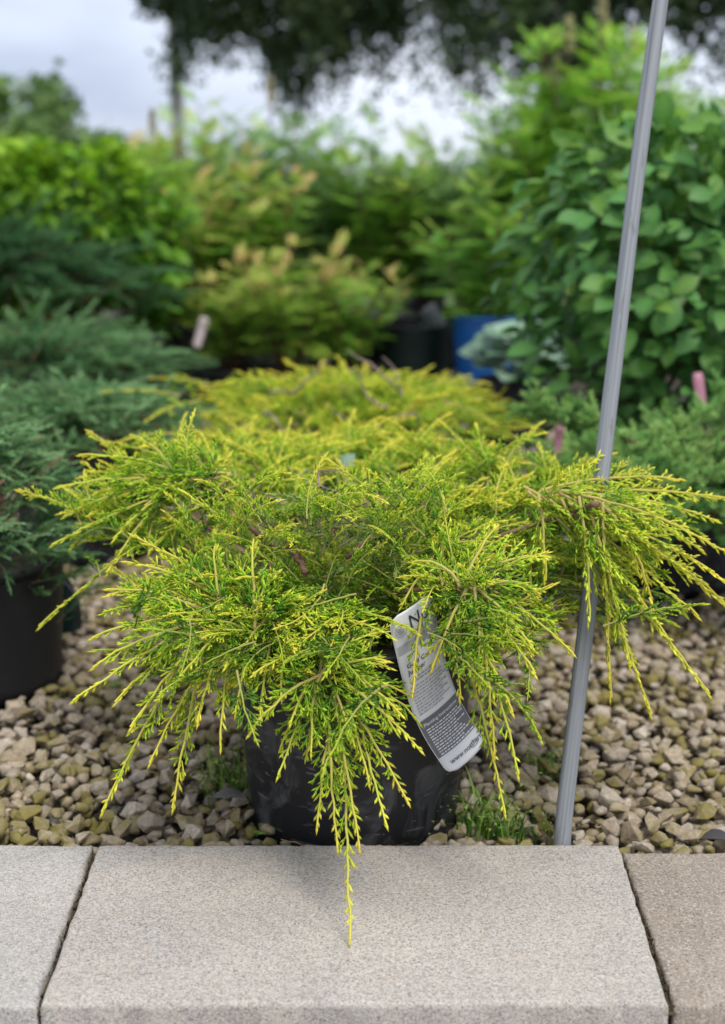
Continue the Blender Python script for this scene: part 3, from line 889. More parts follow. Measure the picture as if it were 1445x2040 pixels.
inner = Geo()
for i, (pos, d, up, s, gd) in enumerate(fills):
    me, arr = VG[i % len(VG)]
    M4 = frame(pos, d, up, s)
    if i < limit:
        place(me, 'shoot', jun, BASE, M4, gd)
    else:
        inner.merge(arr, Matrix.Translation(-BASE) @ M4, 0.0)
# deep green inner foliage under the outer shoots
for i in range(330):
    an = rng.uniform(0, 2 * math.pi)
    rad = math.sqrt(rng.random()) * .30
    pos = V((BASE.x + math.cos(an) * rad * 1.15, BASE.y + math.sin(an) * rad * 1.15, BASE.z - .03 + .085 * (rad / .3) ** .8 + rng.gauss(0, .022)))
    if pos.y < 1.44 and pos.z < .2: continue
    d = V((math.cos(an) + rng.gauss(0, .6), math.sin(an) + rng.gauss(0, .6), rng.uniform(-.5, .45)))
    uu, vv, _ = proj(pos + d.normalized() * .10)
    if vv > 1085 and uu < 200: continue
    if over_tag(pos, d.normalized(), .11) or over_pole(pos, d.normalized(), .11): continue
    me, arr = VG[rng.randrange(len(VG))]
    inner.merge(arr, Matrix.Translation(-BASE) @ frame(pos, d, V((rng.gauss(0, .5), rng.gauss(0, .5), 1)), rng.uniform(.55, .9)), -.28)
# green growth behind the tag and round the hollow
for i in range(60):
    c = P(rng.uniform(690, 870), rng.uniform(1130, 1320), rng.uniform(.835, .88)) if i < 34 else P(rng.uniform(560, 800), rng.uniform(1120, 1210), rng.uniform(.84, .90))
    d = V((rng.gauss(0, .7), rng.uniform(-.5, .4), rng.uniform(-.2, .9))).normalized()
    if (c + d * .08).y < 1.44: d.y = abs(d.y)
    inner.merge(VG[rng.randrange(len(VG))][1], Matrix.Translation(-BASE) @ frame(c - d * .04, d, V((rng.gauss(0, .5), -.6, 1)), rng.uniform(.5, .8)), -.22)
o = link('foliage', inner.mesh('foliage'), M['gold'], jun)
o.color = (1, 1, 1, 1)
tag(o, kind='stuff')
# bare brown branches and grey dead twigs crossing the hollow
for pts in ([(345, 962, .985), (420, 985, .97), (500, 1008, .95), (560, 1060, .92), (605, 1125, .90)],
            [(690, 1112, .90), (735, 1075, .92), (800, 1060, .95), (870, 1062, .97)],
            [(560, 1085, .90), (590, 1110, .89), (612, 1140, .87)],
            [(1160, 1010, .90), (1192, 1005, .885)]):
    g = Geo()
    pp = [P(q[0], q[1], q[2] - .03) for q in pts]
    dense = []
    for a, b in zip(pp[:-1], pp[1:]):
        dense += [a.lerp(b, t / 4) for t in range(4)]
    dense.append(pp[-1])
    tube(g, [p - BASE for p in wiggle(dense, .0024, rng)], .0030, .0042, 7, a=(.3, 1, .4))
    link('branch', g.mesh('branch', True), M['bark'], jun)
for i in range(26):
    c = P(rng.uniform(470, 850), rng.uniform(950, 1110), .92 + rng.uniform(-.05, .05))
    ln = rng.uniform(.03, .09)
    an = rng.uniform(0, 6.28)
    pts = [c]
    d = V((math.cos(an), math.sin(an) * .6, rng.uniform(-.1, .6)))
    for k in range(9):
        d = (d + V((rng.gauss(0, .35), rng.gauss(0, .35), rng.gauss(-.05, .3)))).normalized()
        pts.append(pts[-1] + d * ln / 9)
    g = Geo()
    tube(g, [p - BASE for p in pts], .0013, .0006, 5, a=(.3, 1, .4))
    for k in range(3):
        b = pts[rng.randrange(2, 8)]
        e = b + V((rng.gauss(0, .01), rng.gauss(0, .01), rng.gauss(.004, .008)))
        tube(g, [b - BASE, e - BASE], .0008, .0004, 4, a=(.3, 1, .4))
    link('dead_twig', g.mesh('dead_twig', True), M['deadwood'] if i % 3 else M['bark'], jun)
# olive, half-dead sprays lying in the hollow
hol = Geo()
for i in range(55):
    c = P(rng.uniform(470, 830), rng.uniform(1000, 1150), .90 + rng.uniform(-.05, .08)) - V((0, 0, .012))
    an = rng.uniform(0, 6.28)
    c.z -= rng.uniform(0, .02)
    hol.merge(VG[rng.randrange(18)][1], Matrix.Translation(-BASE) @ frame(c, V((math.cos(an), math.sin(an), rng.uniform(-.1, .5))), V((rng.gauss(0, .5), rng.gauss(0, .5) - .3, 1)), rng.uniform(.4, .7)), -.2)
fresh = Geo()
for i in range(210):
    c = P(rng.uniform(380, 890), rng.uniform(975, 1190), .89 + rng.uniform(-.06, .09)) - V((0, 0, .012))
    an = rng.uniform(0, 6.28)
    fresh.merge(VG[rng.randrange(18)][1], Matrix.Translation(-BASE) @ frame(c, V((math.cos(an), math.sin(an), rng.uniform(.3, 1.3))), V((rng.gauss(0, .5), rng.gauss(0, .5) - .3, 1)), rng.uniform(.4, .72)), rng.uniform(-.12, .08))
o = link('young_foliage', fresh.mesh('young_foliage'), M['gold'], jun); o.color = (1, 1, 1, 1)
tag(o, kind='stuff')
M['olive'] = leafy('ageing_juniper_leaf', [(0.0, (0.11, 0.18, 0.045)), (0.35, (0.21, 0.31, 0.07)), (1.0, (0.55, 0.55, 0.13))], woodcol=(0.25, 0.17, 0.10), trans=.15)
tag(link('old_foliage', hol.mesh('old_foliage'), M['olive'], jun), kind='stuff')

# ------------------------------------------------------------------ pots
def pot(name, loc, rb, rt, h, label, group=None, mat=None, cat='plant pot', rim=.008, tilt=(0, 0), jit=.004, soil=True):
    e = empty(name, loc, label, cat, group)
    mat = mat or M['pot']
    g = Geo()
    n = 9
    prof = [(0.001, .002), (rb * .93, .002), (rb * .985, .006)] + [(rb + (rt - rb) * (i / n) , h * i / n + (.008 if i == 0 else 0)) for i in range(n)] + [(rt * .99, h - .012)]
    prof += [(rt * .985 - .003, h - .012), (rb - .003, .02)]
    lathe(g, prof, 56, jit)
    body = link('pot_wall', g.mesh('pot_wall', True), mat, e)
    g = Geo()
    pr = [(rt * .985, h - .014), (rt + rim * .5, h - .015), (rt + rim, h - .010), (rt + rim, h - .003), (rt + rim * .5, h), (rt - .002, h - .001), (rt - .004, h - .012)]
    lathe(g, pr, 56, jit)
    link('rim', g.mesh('rim', True), mat, e)
    if soil:
        g = Geo()
        rr = random.Random(hash(label) % 1000)
        vs, t = [(0, 0, h - .02)], []
        for k in range(1, 5):
            for i in range(24):
                an = i * 2 * math.pi / 24
                vs.append((math.cos(an) * rt * .985 * k / 4, math.sin(an) * rt * .985 * k / 4, h - .03 + rr.uniform(-.005, .005)))
        for i in range(24): t.append((0, 1 + i, 1 + (i + 1) % 24))
        q = [(1 + (k - 1) * 24 + i, 1 + k * 24 + i, 1 + k * 24 + (i + 1) % 24, 1 + (k - 1) * 24 + (i + 1) % 24) for k in range(1, 4) for i in range(24)]
        g.add(vs, t, q)
        link('soil', g.mesh('soil', True), M['soil'], e)
    e.rotation_euler = (tilt[0], tilt[1], 0)
    return e
pot('plant_pot', (-.010, 1.570, -.060), .132, .152, .294, 'scuffed black nursery pot under the golden juniper in front', 'black nursery pots', jit=.006, rim=.004)

# ------------------------------------------------------------------ care tag on the front juniper
TL, BL, BR, TR = P(773, 1236, .758), P(895, 1545, .722), P(968, 1478, .750), P(858, 1178, .785)
ctag = empty('plant_tag', (TL + BR) / 2, 'long white and grey printed care tag hanging beside the front pot', 'plant tag')
tn = (BL - TL).cross(TR - TL).normalized()
if tn.y > 0: tn = -tn
def tsurf(a, wv, off=0.0):
    """a: 0 at the top of the card, 1 at its foot; wv: 0..1 across"""
    p = TL.lerp(BL, a).lerp(TR.lerp(BR, a), wv)
    bow = -.012 * math.sin(math.pi * a) + .006 * math.sin(2 * math.pi * a)
    cup = .004 * math.sin(math.pi * wv)
    side = (TR - TL).normalized()
    return p + tn * (bow * .6 + cup + off) - side * .010 * math.sin(math.pi * a) - ctag.location
def tpatch(name, a0, a1, w0, w1, off, mat, rad=0.0, na=28, nw=10, corners=(0, 0, 0, 0), both=False):
    g = Geo()
    vs, q = [], []
    Lp, Wp = 1.0, .27
    for i in range(na + 1):
        a = a0 + (a1 - a0) * i / na
        lo, hi = w0, w1
        for (ca, en) in ((a - a0, corners[0]), (a1 - a, corners[1])):
            if en and ca < rad:
                k = (1 - math.sqrt(max(0, 1 - (1 - ca / rad) ** 2))) * rad / Wp
                lo = max(lo, w0 + k); hi = min(hi, w1 - k)
        for j in range(nw + 1):
            vs.append(tuple(tsurf(a, lo + (hi - lo) * j / nw, off)))
    for i in range(na):
        for j in range(nw):
            q.append((i * (nw + 1) + j, i * (nw + 1) + j + 1, (i + 1) * (nw + 1) + j + 1, (i + 1) * (nw + 1) + j))
    g.add(vs, None, q)
    return link(name, g.mesh(name, True), mat, ctag)
card = tpatch('card', 0, 1, 0, 1, 0, M['white'], rad=.05, corners=(1, 1), na=60)
sm = card.modifiers.new('thickness', 'SOLIDIFY'); sm.thickness = .0006; sm.offset = -1 if True else 1
tpatch('grey_band', .165, .215, .04, .99, .0012, M['paleg'])
tpatch('lower_panel', .640, .885, .012, .988, .0012, M['darkg'])
_txt = {}
def ttext(name, s, a, wv, size, mat, off=.0018, bold=0.0):
    """lettering reading across the card; a, wv = start of the baseline; size as a share of the card's length"""
    cu = bpy.data.curves.new('txt', 'FONT'); cu.body = s; cu.size = 1.0; cu.resolution_u = 2; cu.offset = bold
    ob = bpy.data.objects.new('txt', cu); COL.objects.link(ob)
    bpy.context.view_layer.update()
    me = bpy.data.meshes.new_from_object(ob.evaluated_get(bpy.context.evaluated_depsgraph_get()))
    bpy.data.objects.remove(ob); bpy.data.curves.remove(cu)
    Wl, Ll = (TR - TL).length, (BL - TL).length
    for v in me.vertices:
        v.co = tsurf(a - v.co.y * size, wv + v.co.x * size * Ll / Wl, off)
    me.name = name
    if len(me.materials): me.materials.clear()
    return link(name, me, mat, ctag)
ttext('printed_word', 'Northern', .105, .36, .105, M['ink'])
ttext('printed_word', 'COLLECTION', .150, .40, .042, M['midink'])
ttext('printed_word', 'Gold Coast', .305, .13, .040, M['ink'], bold=.012)
ttext('printed_word', 'Juniper', .345, .13, .040, M['ink'], bold=.012)
ttext('printed_word', 'Planting Instructions', .682, .08, .030, M['white'], bold=.014)
ttext('printed_word', 'www.northern', .952, .16, .042, M['ink'])
def bars(name, a0, a1, n, mat, w0, seed, th, off=.0018):
    """lines of print too small to read, word by word"""
    rg = random.Random(seed); g = Geo()
    for i in range(n):
        a = a0 + (a1 - a0) * i / max(1, n - 1)
        x = w0
        end = rg.uniform(.62, .92)
        while x < end:
            ww = rg.uniform(.025, .10)
            pts = [tsurf(a - th / 2, x, off), tsurf(a - th / 2, x + ww, off), tsurf(a + th / 2, x + ww, off), tsurf(a + th / 2, x, off)]
            g.add([tuple(p) for p in pts], None, [(0, 1, 2, 3)])
            x += ww + .018
    return tag(link(name, g.mesh(name), mat, ctag), kind='stuff')
bars('fine_print', .375, .395, 2, M['midink'], .13, 3, .009)
bars('fine_print', .425, .60, 10, M['midink'], .10, 5, .0065)
bars('panel_print', .705, .872, 11, M['white'], .09, 6, .0075)
# round emblem on the card's header
g = Geo()
for (rad0, rad1) in ((.034, .030), (.022, .0)):
    vs, q = [], []
    for i in range(28):
        an = 2 * math.pi * i / 28
        for rr_ in (rad0, rad1):
            vs.append(tuple(tsurf(.088 + math.sin(an) * rr_, .185 + math.cos(an) * rr_ * 3.6, .0018)))
    q = [(2 * i, 2 * ((i + 1) % 28), 2 * ((i + 1) % 28) + 1, 2 * i + 1) for i in range(28)]
    if rad1 == 0: q = [f for k, f in enumerate(q) if k % 7 not in (2, 5)]
    g.add(vs, None, q)
link('emblem', g.mesh('emblem'), M['paleg'], ctag)
g = Geo()
vs = []
for i in range(24):
    an = 2 * math.pi * i / 24
    for k in (1.0, .72):
        vs.append(tuple(tsurf(.945 + math.sin(an) * .018 * k, .78 + math.cos(an) * .13 * k, .0018)))
g.add(vs, None, [(2 * i, 2 * ((i + 1) % 24), 2 * ((i + 1) % 24) + 1, 2 * i + 1) for i in range(24)])
link('emblem', g.mesh('emblem'), M['midink'], ctag)

# ------------------------------------------------------------------ leaning steel pole
pole = [G(1119, 1674, -.005)]
DEP = pole[0].y * CT + (CAM_H - pole[0].z) * ST
def PD(px, py, dep):
    return V((0, 0, CAM_H)) + ray(px, py) * dep
ppx = [(1119, 1700), (1127, 1600), (1150, 1400), (1173, 1200), (1193, 1000), (1213, 820), (1235, 640), (1257, 450), (1280, 260), (1305, 80), (1319, -20), (1345, -200), (1380, -400)]
pp = [PD(x, y, DEP + (1685 - y) * .000045) for x, y in ppx]
g = Geo()
dense = []
for i in range(len(pp) - 1):
    p_1, p0_, p1_, p2_ = pp[max(i - 1, 0)], pp[i], pp[i + 1], pp[min(i + 2, len(pp) - 1)]
    for k in range(4):
        t = k / 4
        dense.append(.5 * ((2 * p0_) + (p1_ - p_1) * t + (2 * p_1 - 5 * p0_ + 4 * p1_ - p2_) * t * t + (3 * p0_ - p_1 - 3 * p1_ + p2_) * t ** 3))
dense.append(pp[-1])
b0 = dense[0].copy()
tube(g, [p - b0 for p in dense], .0103, .0099, 20, a=(0, 0, 0))
axis_q = (dense[-1] - b0).to_track_quat('Z', 'Y')
iq = np.array(axis_q.inverted().to_matrix(), np.float32)
g.v = [v @ iq.T for v in g.v]
po = link('steel_pole', g.mesh('steel_pole', True), M['steel'], loc=b0)
po.rotation_euler = axis_q.to_euler()
tag(po, 'thin weathered grey steel pole leaning up from the gravel through the juniper', 'pole')

# ================================================================== NEIGHBOUR PLANTS
def mound(name, label, cat, base, rx, ry, top, meshes, mat, n_obj, n_in, seed, rim_h=.0, gold=(.75, 1.0), s=(.7, 1.05), up=(.05, .8), inner_off=-.3, branches=12, partname='shoot', skip=None, group=None, drop=0.0):
    """A spreading conifer: branches from the pot, shoots over the dome as parts, inner foliage as one mass."""
    rg = random.Random(seed)
    base = V((base[0], YN(base[1], base[2]), base[2])); ry *= 1.5
    e = empty(name, base, label, cat, group)
    nodes = []
    for i in range(branches):
        an = 2 * math.pi * (i + rg.uniform(-.3, .3)) / branches
        k = rg.uniform(.55, .9)
        nd = base + V((math.cos(an) * rx * k, math.sin(an) * ry * k, top * (1.05 - .55 * k) + rg.gauss(0, .012)))
        g = Geo()
        pts = wiggle(bez(V((0, 0, -.01)), (nd - base) * .5 + V((0, 0, .02)), nd - base, 8), .004, rg)
        tube(g, pts, .006, .002, 6, a=(.3, 1, .4))
        link('branch', g.mesh('branch', True), M['bark'], e)
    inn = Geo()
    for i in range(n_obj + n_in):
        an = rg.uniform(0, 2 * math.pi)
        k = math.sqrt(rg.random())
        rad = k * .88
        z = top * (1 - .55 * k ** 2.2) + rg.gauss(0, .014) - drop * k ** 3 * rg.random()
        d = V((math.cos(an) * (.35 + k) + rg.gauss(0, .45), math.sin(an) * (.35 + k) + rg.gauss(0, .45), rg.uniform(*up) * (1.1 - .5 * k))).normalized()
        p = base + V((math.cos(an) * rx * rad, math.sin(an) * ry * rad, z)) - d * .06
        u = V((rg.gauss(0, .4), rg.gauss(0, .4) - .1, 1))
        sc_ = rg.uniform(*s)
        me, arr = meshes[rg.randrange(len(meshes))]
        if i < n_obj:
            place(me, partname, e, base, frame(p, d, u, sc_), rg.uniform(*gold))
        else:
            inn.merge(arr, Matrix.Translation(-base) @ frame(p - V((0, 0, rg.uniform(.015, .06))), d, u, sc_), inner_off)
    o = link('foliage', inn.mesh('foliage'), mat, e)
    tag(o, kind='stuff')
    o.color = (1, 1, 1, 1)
    return e

# golden juniper behind
b2 = mound('golden_juniper', 'softly blurred golden juniper standing directly behind the front one', 'juniper', (-.02, 1.74, .205), .40, .30, .105, VG, M['gold'], 250, 130, 5, s=(.85, 1.25), gold=(.95, 1.25))
g_b2 = V((-.02, YN(1.74, .205), .205))
for i, (a, b, c) in enumerate([((360, 790, 1.66), (205, 782, 1.64), .6), ((400, 800, 1.6), (290, 840, 1.5), .8), ((860, 770, 1.75), (975, 765, 1.72), .6), ((880, 800, 1.6), (990, 850, 1.55), .7), ((760, 850, 1.5), (680, 925, 1.36), .6), ((420, 770, 1.8), (300, 755, 1.85), .8), ((380, 870, 1.42), (240, 880, 1.34), .7)]):
    rg = random.Random(300 + i)
    p0_, p1_ = P(*a), P(*b)
    g = Geo()
    shoot(g, [p - g_b2 for p in bez(p0_, p0_.lerp(p1_, .5) + V((0, 0, .015)), p1_, 10)], (0, -.2, 1), rg, l2max=.05 * c, gold=.75, stem=.0022)
    me = g.mesh('shoot'); me.materials.append(M['gold'])
    o = bpy.data.objects.new('shoot', me); COL.objects.link(o); o.parent = b2
for i in range(9):
    rg = random.Random(700 + i)
    c = P(rg.uniform(520, 860), rg.uniform(770, 850), 1.62 + rg.uniform(-.08, .1))
    pts = [c]
    d = V((rg.gauss(0, 1), rg.gauss(0, .6), .3))
    for k in range(7):
        d = (d + V((rg.gauss(0, .3), rg.gauss(0, .3), rg.gauss(0, .25)))).normalized(); pts.append(pts[-1] + d * .018)
    g = Geo(); tube(g, [p - g_b2 for p in pts], .003, .0012, 5, a=(.3, 1, .4))
    link('dead_twig', g.mesh('dead_twig', True), M['deadwood'], b2)
pot('plant_pot', (-.02, YN(1.74), -.03), .135, .155, .255, 'black nursery pot hidden under the second golden juniper', 'black nursery pots')

# blue green junipers at the left
VB = variants(12, 3, M['blue'], 'shoot', Ls=(.09, .15), l2max=.042, step=.0065, r=.0009, tlen=.015, tstep=.004, gold=.38, start=.003, ang=42)
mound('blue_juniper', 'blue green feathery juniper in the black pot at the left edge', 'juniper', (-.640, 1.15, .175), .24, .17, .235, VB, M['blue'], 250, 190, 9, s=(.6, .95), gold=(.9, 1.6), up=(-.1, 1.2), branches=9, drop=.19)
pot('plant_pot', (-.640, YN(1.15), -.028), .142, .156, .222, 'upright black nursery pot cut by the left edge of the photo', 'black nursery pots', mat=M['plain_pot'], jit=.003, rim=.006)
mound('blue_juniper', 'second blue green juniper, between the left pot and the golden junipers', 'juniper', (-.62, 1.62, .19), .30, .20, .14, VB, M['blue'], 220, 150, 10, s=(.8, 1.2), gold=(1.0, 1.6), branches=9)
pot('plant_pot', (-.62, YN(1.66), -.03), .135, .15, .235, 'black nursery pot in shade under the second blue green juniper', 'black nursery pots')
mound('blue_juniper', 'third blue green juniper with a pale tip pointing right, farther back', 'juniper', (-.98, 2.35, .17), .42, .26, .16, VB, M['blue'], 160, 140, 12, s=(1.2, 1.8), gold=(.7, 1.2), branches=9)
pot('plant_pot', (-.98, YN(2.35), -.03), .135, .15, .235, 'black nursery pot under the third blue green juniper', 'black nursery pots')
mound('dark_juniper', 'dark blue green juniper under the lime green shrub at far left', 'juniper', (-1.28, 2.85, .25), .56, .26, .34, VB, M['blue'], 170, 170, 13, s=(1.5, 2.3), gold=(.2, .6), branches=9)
pot('plant_pot', (-1.28, YN(2.85), -.03), .15, .17, .26, 'black nursery pot under the dark juniper at far left', 'black nursery pots')
# brown stems crossing the first blue juniper
# dwarf needle juniper at the right
def needle_variants(n, seed, mat):
    res = []
    for i in range(n):
        rg = random.Random(seed * 50 + i)
        g = Geo()
        L = rg.uniform(.06, .10)
        def axis(path, dens, nl):
            tube(g, path, .0013, .0006, 4, a=(.4, 1, .4), a_end=(.7, .2, .4), cap=False)
            p0, p1, a0, a1, rn = [], [], [], [], []
            tot = sum((path[k + 1] - path[k]).length for k in range(len(path) - 1))
            s = 0
            k = 0
            while s < tot:
                f = s / tot * (len(path) - 1); j = min(int(f), len(path) - 2)
                p = path[j].lerp(path[j + 1], f - j); T = (path[j + 1] - path[j]).normalized()
                x = T.orthogonal().normalized(); y = T.cross(x)
                an = k * 2.4
                d = (T * .75 + (x * math.cos(an) + y * math.sin(an)) * rg.uniform(.5, .85)).normalized()
                l_ = nl * rg.uniform(.75, 1.15)
                p0.append(tuple(p)); p1.append(tuple(p + d * l_))
                ag = .35 + .45 * s / tot + rg.gauss(0, .1)
                a0.append(ag * .6); a1.append(ag + .15); rn.append(rg.random())
                s += dens; k += 1
            rods(g, p0, p1, .00075, np.clip(a0, 0, 1), np.clip(a1, 0, 1), 0, rn)
        main = wiggle(bez(V((0, 0, 0)), V((L * .5, 0, .01)), V((L, rg.gauss(0, .01), rg.uniform(-.012, .012))), 7), .001, rg)
        axis(main, .0011, .0095)
        for k in range(7):
            b = main[rg.randrange(1, 6)]
            d = V((.8, rg.choice((-1, 1)) * rg.uniform(.4, .9), rg.uniform(-.2, .6))).normalized()
            l_ = rg.uniform(.018, .045)
            axis(bez(b, b + d * l_ * .5, b + d * l_ + V((.004, 0, 0)), 4), .0011, .009)
        me = g.mesh('shoot'); me.materials.append(mat)
        res.append((me, g.arrays()))
    return res
VN = needle_variants(10, 4, M['dwarf'])
mound('dwarf_juniper', 'dark green needled dwarf juniper spreading at the right edge behind the steel pole', 'juniper', (.62, 1.38, .165), .33, .20, .125, VN, M['dwarf'], 250, 200, 22, s=(1.0, 1.5), gold=(.9, 1.5), up=(-.2, .8), branches=12)
DJ = V((.62, YN(1.38, .165), .165))
dj = bpy.data.objects['dwarf_juniper']
for i, (a, b) in enumerate([((1290, 900, 1.42), (1068, 822, 1.4)), ((1330, 900, 1.4), (1450, 800, 1.45)), ((1360, 940, 1.36), (1470, 870, 1.32)), ((1400, 980, 1.32), (1450, 1100, 1.28)), ((1330, 960, 1.35), (1410, 1110, 1.30))]):
    rg = random.Random(900 + i)
    p0_, p1_ = P(*a), P(*b)
    br = wiggle(bez(p0_, p0_.lerp(p1_, .5) + V((0, 0, .03)), p1_, 10), .003, rg)
    g = Geo(); tube(g, [p - DJ for p in br], .0035, .0015, 6, a=(.3, 1, .4)); link('branch', g.mesh('branch', True), M['bark'], dj)
    for k in range(26):
        j = rg.randrange(2, 10)
        T = (br[j] - br[j - 1]).normalized()
        d = (T + V((rg.gauss(0, .6), rg.gauss(0, .5), rg.uniform(-.3, .7)))).normalized()
        place(VN[rg.randrange(10)][0], 'shoot', dj, DJ, frame(br[j] - d * .01, d, (0, -.2, 1), rg.uniform(.6, 1.0)), rg.uniform(.8, 1.2)) if len([c for c in dj.children if c.name.startswith('shoot')]) < 299 else None
pot('plant_pot', (.62, YN(1.53), -.03), .145, .165, .215, 'black nursery pot with its rim showing under the dwarf juniper', 'black nursery pots')

# ------------------------------------------------------------------ strip tags and labels
def strip(name, top, foot, wpx, mat, label, cat='plant tag', group=None):
    a, b = P(*top), P(*foot)
    e = b.copy()
    dep = (a.y * CT - (a.z - CAM_H) * ST)
    hw = wpx / F_PX * dep * .5
    ax = (a - b).normalized()
    sx = ax.cross(V((0, 1, 0))).normalized()
    nn = sx.cross(ax).normalized()
    g = Geo()
    vs, q = [], []
    n = 12
    for i in range(n + 1):
        t = i / n
        c = b.lerp(a, t) + nn * .006 * math.sin(t * 3.1)
        w_ = hw * (.75 + .25 * t) * (1 if i < n else .7)
        for (sg, th) in ((-1, -.0005), (1, -.0005), (1, .0005), (-1, .0005)):
            vs.append(tuple(c + sx * w_ * sg + nn * th - e))
        if i:
            for k in range(4):
                q.append(((i - 1) * 4 + k, (i - 1) * 4 + (k + 1) % 4, i * 4 + (k + 1) % 4, i * 4 + k))
    q.append((n * 4, n * 4 + 1, n * 4 + 2, n * 4 + 3))
    g.add(vs, None, q)
    return tag(link(name, g.mesh(name), mat, loc=e), label, cat, group)
strip('plant_tag', (1390, 742, 1.55), (1412, 900, 1.48), 23, M['pink'], 'tall pink strip tag before the broad leaved shrub at right', group='pink strip tags')
strip('plant_tag', (1117, 850, 1.46), (1110, 915, 1.44), 18, M['pink'], 'short pink strip tag by the dwarf juniper pot rim', group='pink strip tags')
strip('plant_tag', (408, 632, 3.0), (392, 690, 2.95), 20, M['pinkish'], 'small white tag leaning among the reddish stems behind the golden juniper', group='white strip tags')
strip('plant_tag', (850, 612, 3.3), (880, 650, 3.3), 36, M['paleg'], 'greyish white tag hanging in the dark gap beside the blue pot', group='white strip tags')
# dark teal picture label hanging behind the left pot
e0 = P(130, 1240, 1.22)
tl = empty('picture_label', e0, 'dark teal picture label with a red mark hanging beside the left pot', 'plant label')
g = Geo()
outl = [(105, 1120), (135, 1148), (158, 1190), (164, 1235), (160, 1290), (150, 1345), (136, 1378), (112, 1385), (95, 1300), (95, 1180)]
vs = [tuple(P(x, y, 1.22 + .012 * math.sin((y - 1120) / 90)) - e0) for x, y in outl]
vs2 = [(x, y + .0012, z) for x, y, z in vs]
n = len(outl)
g.add(vs + vs2 + [tuple(P(125, 1250, 1.215) - e0), tuple(P(125, 1250, 1.2162) - e0)], [(2 * n, i, (i + 1) % n) for i in range(n)] + [(2 * n + 1, n + (i + 1) % n, n + i) for i in range(n)], [(i, n + i, n + (i + 1) % n, (i + 1) % n) for i in range(n)])
link('film', g.mesh('film'), M['teal'], tl)
g = Geo(); vs = [tuple(P(138 + 6 * math.cos(k), 1346 + 9 * math.sin(k), 1.205) - e0) for k in [i * 2 * math.pi / 10 for i in range(10)]]
g.add(vs, [(0, i, i + 1) for i in range(1, 9)]); link('red_mark', g.mesh('red_mark'), M['red'], tl)
g = Geo(); vs = [tuple(P(x, y, 1.206) - e0) for x, y in ((132, 1318), (152, 1330), (146, 1352), (140, 1336))]
g.add(vs, [(0, 1, 2), (0, 2, 3)]); link('pale_print', g.mesh('pale_print'), M['paleg'], tl)
g = Geo(); tube(g, [P(x, y, 1.2) - e0 for x, y in ((112, 1118), (118, 1150), (140, 1170), (158, 1195), (163, 1225))], .0012, .0012, 5, a=(0, 0, 0)); link('edge_wire', g.mesh('edge_wire', True), M['paleg'], tl)

# ------------------------------------------------------------------ broad-leaved things
def leaf_arrays(L=1.0, W=.55, fold=.12, curl=.18, nl=5):
    """ovate leaf along +X, unit length: midrib lowered, tip curled"""
    prof = [0.0, .55, .95, 1.0, .72, 0.0] if nl == 5 else [0, .8, 1.0, .55, 0]
    m = len(prof)
    vs, q, t, at = [], [], [], []
    for i, w_ in enumerate(prof):
        x = L * i / (m - 1)
        z = -curl * (i / (m - 1)) ** 2 * L + .06 * math.sin(i / (m - 1) * 3.1)
        for s_ in (-1, 0, 1):
            vs.append((x, s_ * w_ * W * .5, z + (fold * W * abs(s_) * w_)))
            at.append((.45 + (.25 if s_ == 0 else 0), 0, .5))
    for i in range(m - 1):
        for s_ in (0, 1):
            q.append((i * 3 + s_, i * 3 + s_ + 1, (i + 1) * 3 + s_ + 1, (i + 1) * 3 + s_))
    return np.array(vs, np.float32), np.zeros((0, 3), np.int32), np.array(q, np.int32), np.array(at, np.float32)

def with_tone(arr, age, rnd):
    v, t, q, a = arr
    a = a.copy(); a[:, 0] = np.clip(a[:, 0] - .45 + age, 0, 1); a[:, 2] = rnd
    return v, t, q, a

# hydrangea-like shrub at right
SB = V((.695, 3.02, .20))
sh = empty('broad_leaved_shrub', SB, 'dense rounded shrub with oval dark green leaves at right behind the steel pole', 'shrub')
LV = []
for i in range(10):
    rg = random.Random(40 + i)
    arr = leaf_arrays(1, rg.uniform(.5, .66), rg.uniform(.05, .2), rg.uniform(.0, .35))
    arr = with_tone(arr, rg.uniform(.25, .6), rg.random())
    g = Geo(); g.merge(arr); me = g.mesh('leaf', True); me.materials.append(M['broad'])
    LV.append((me, arr))
LVy = []
for i in range(4):
    rg = random.Random(60 + i)
    arr = with_tone(leaf_arrays(1, rg.uniform(.42, .55), rg.uniform(.05, .25), rg.uniform(-.2, .2)), rg.uniform(.75, 1), rg.random())
    g = Geo(); g.merge(arr); me = g.mesh('leaf', True); me.materials.append(M['broad'])
    LVy.append((me, arr))
rng = random.Random(51)
inn = Geo(); st = Geo()
RX, RY, ZT = .325, .30, .70
cents = []
for i in range(46):
    # twigs end all over a tall dome
    ph = rng.uniform(0, 2 * math.pi); th = rng.uniform(.0, 1.0)
    zz = ZT * th
    rad = (math.sqrt(max(0, 1 - (max(0, (zz - .35) / (ZT - .30))) ** 2)) if zz > .35 else .8 + .2 * zz / .35)
    tip = V((math.cos(ph) * RX * rad, math.sin(ph) * RY * rad, zz))
    pts = wiggle(bez(V((rng.gauss(0, .03), rng.gauss(0, .03), -.01)), V((tip.x * .4, tip.y * .4, tip.z * .7 + .05)), tip, 8), .006, rng)
    tube(st, pts, .005, .0018, 5, a=(.3, 1, .4))
link('stems', st.mesh('stems', True), M['broad'], sh)
n_obj = 0
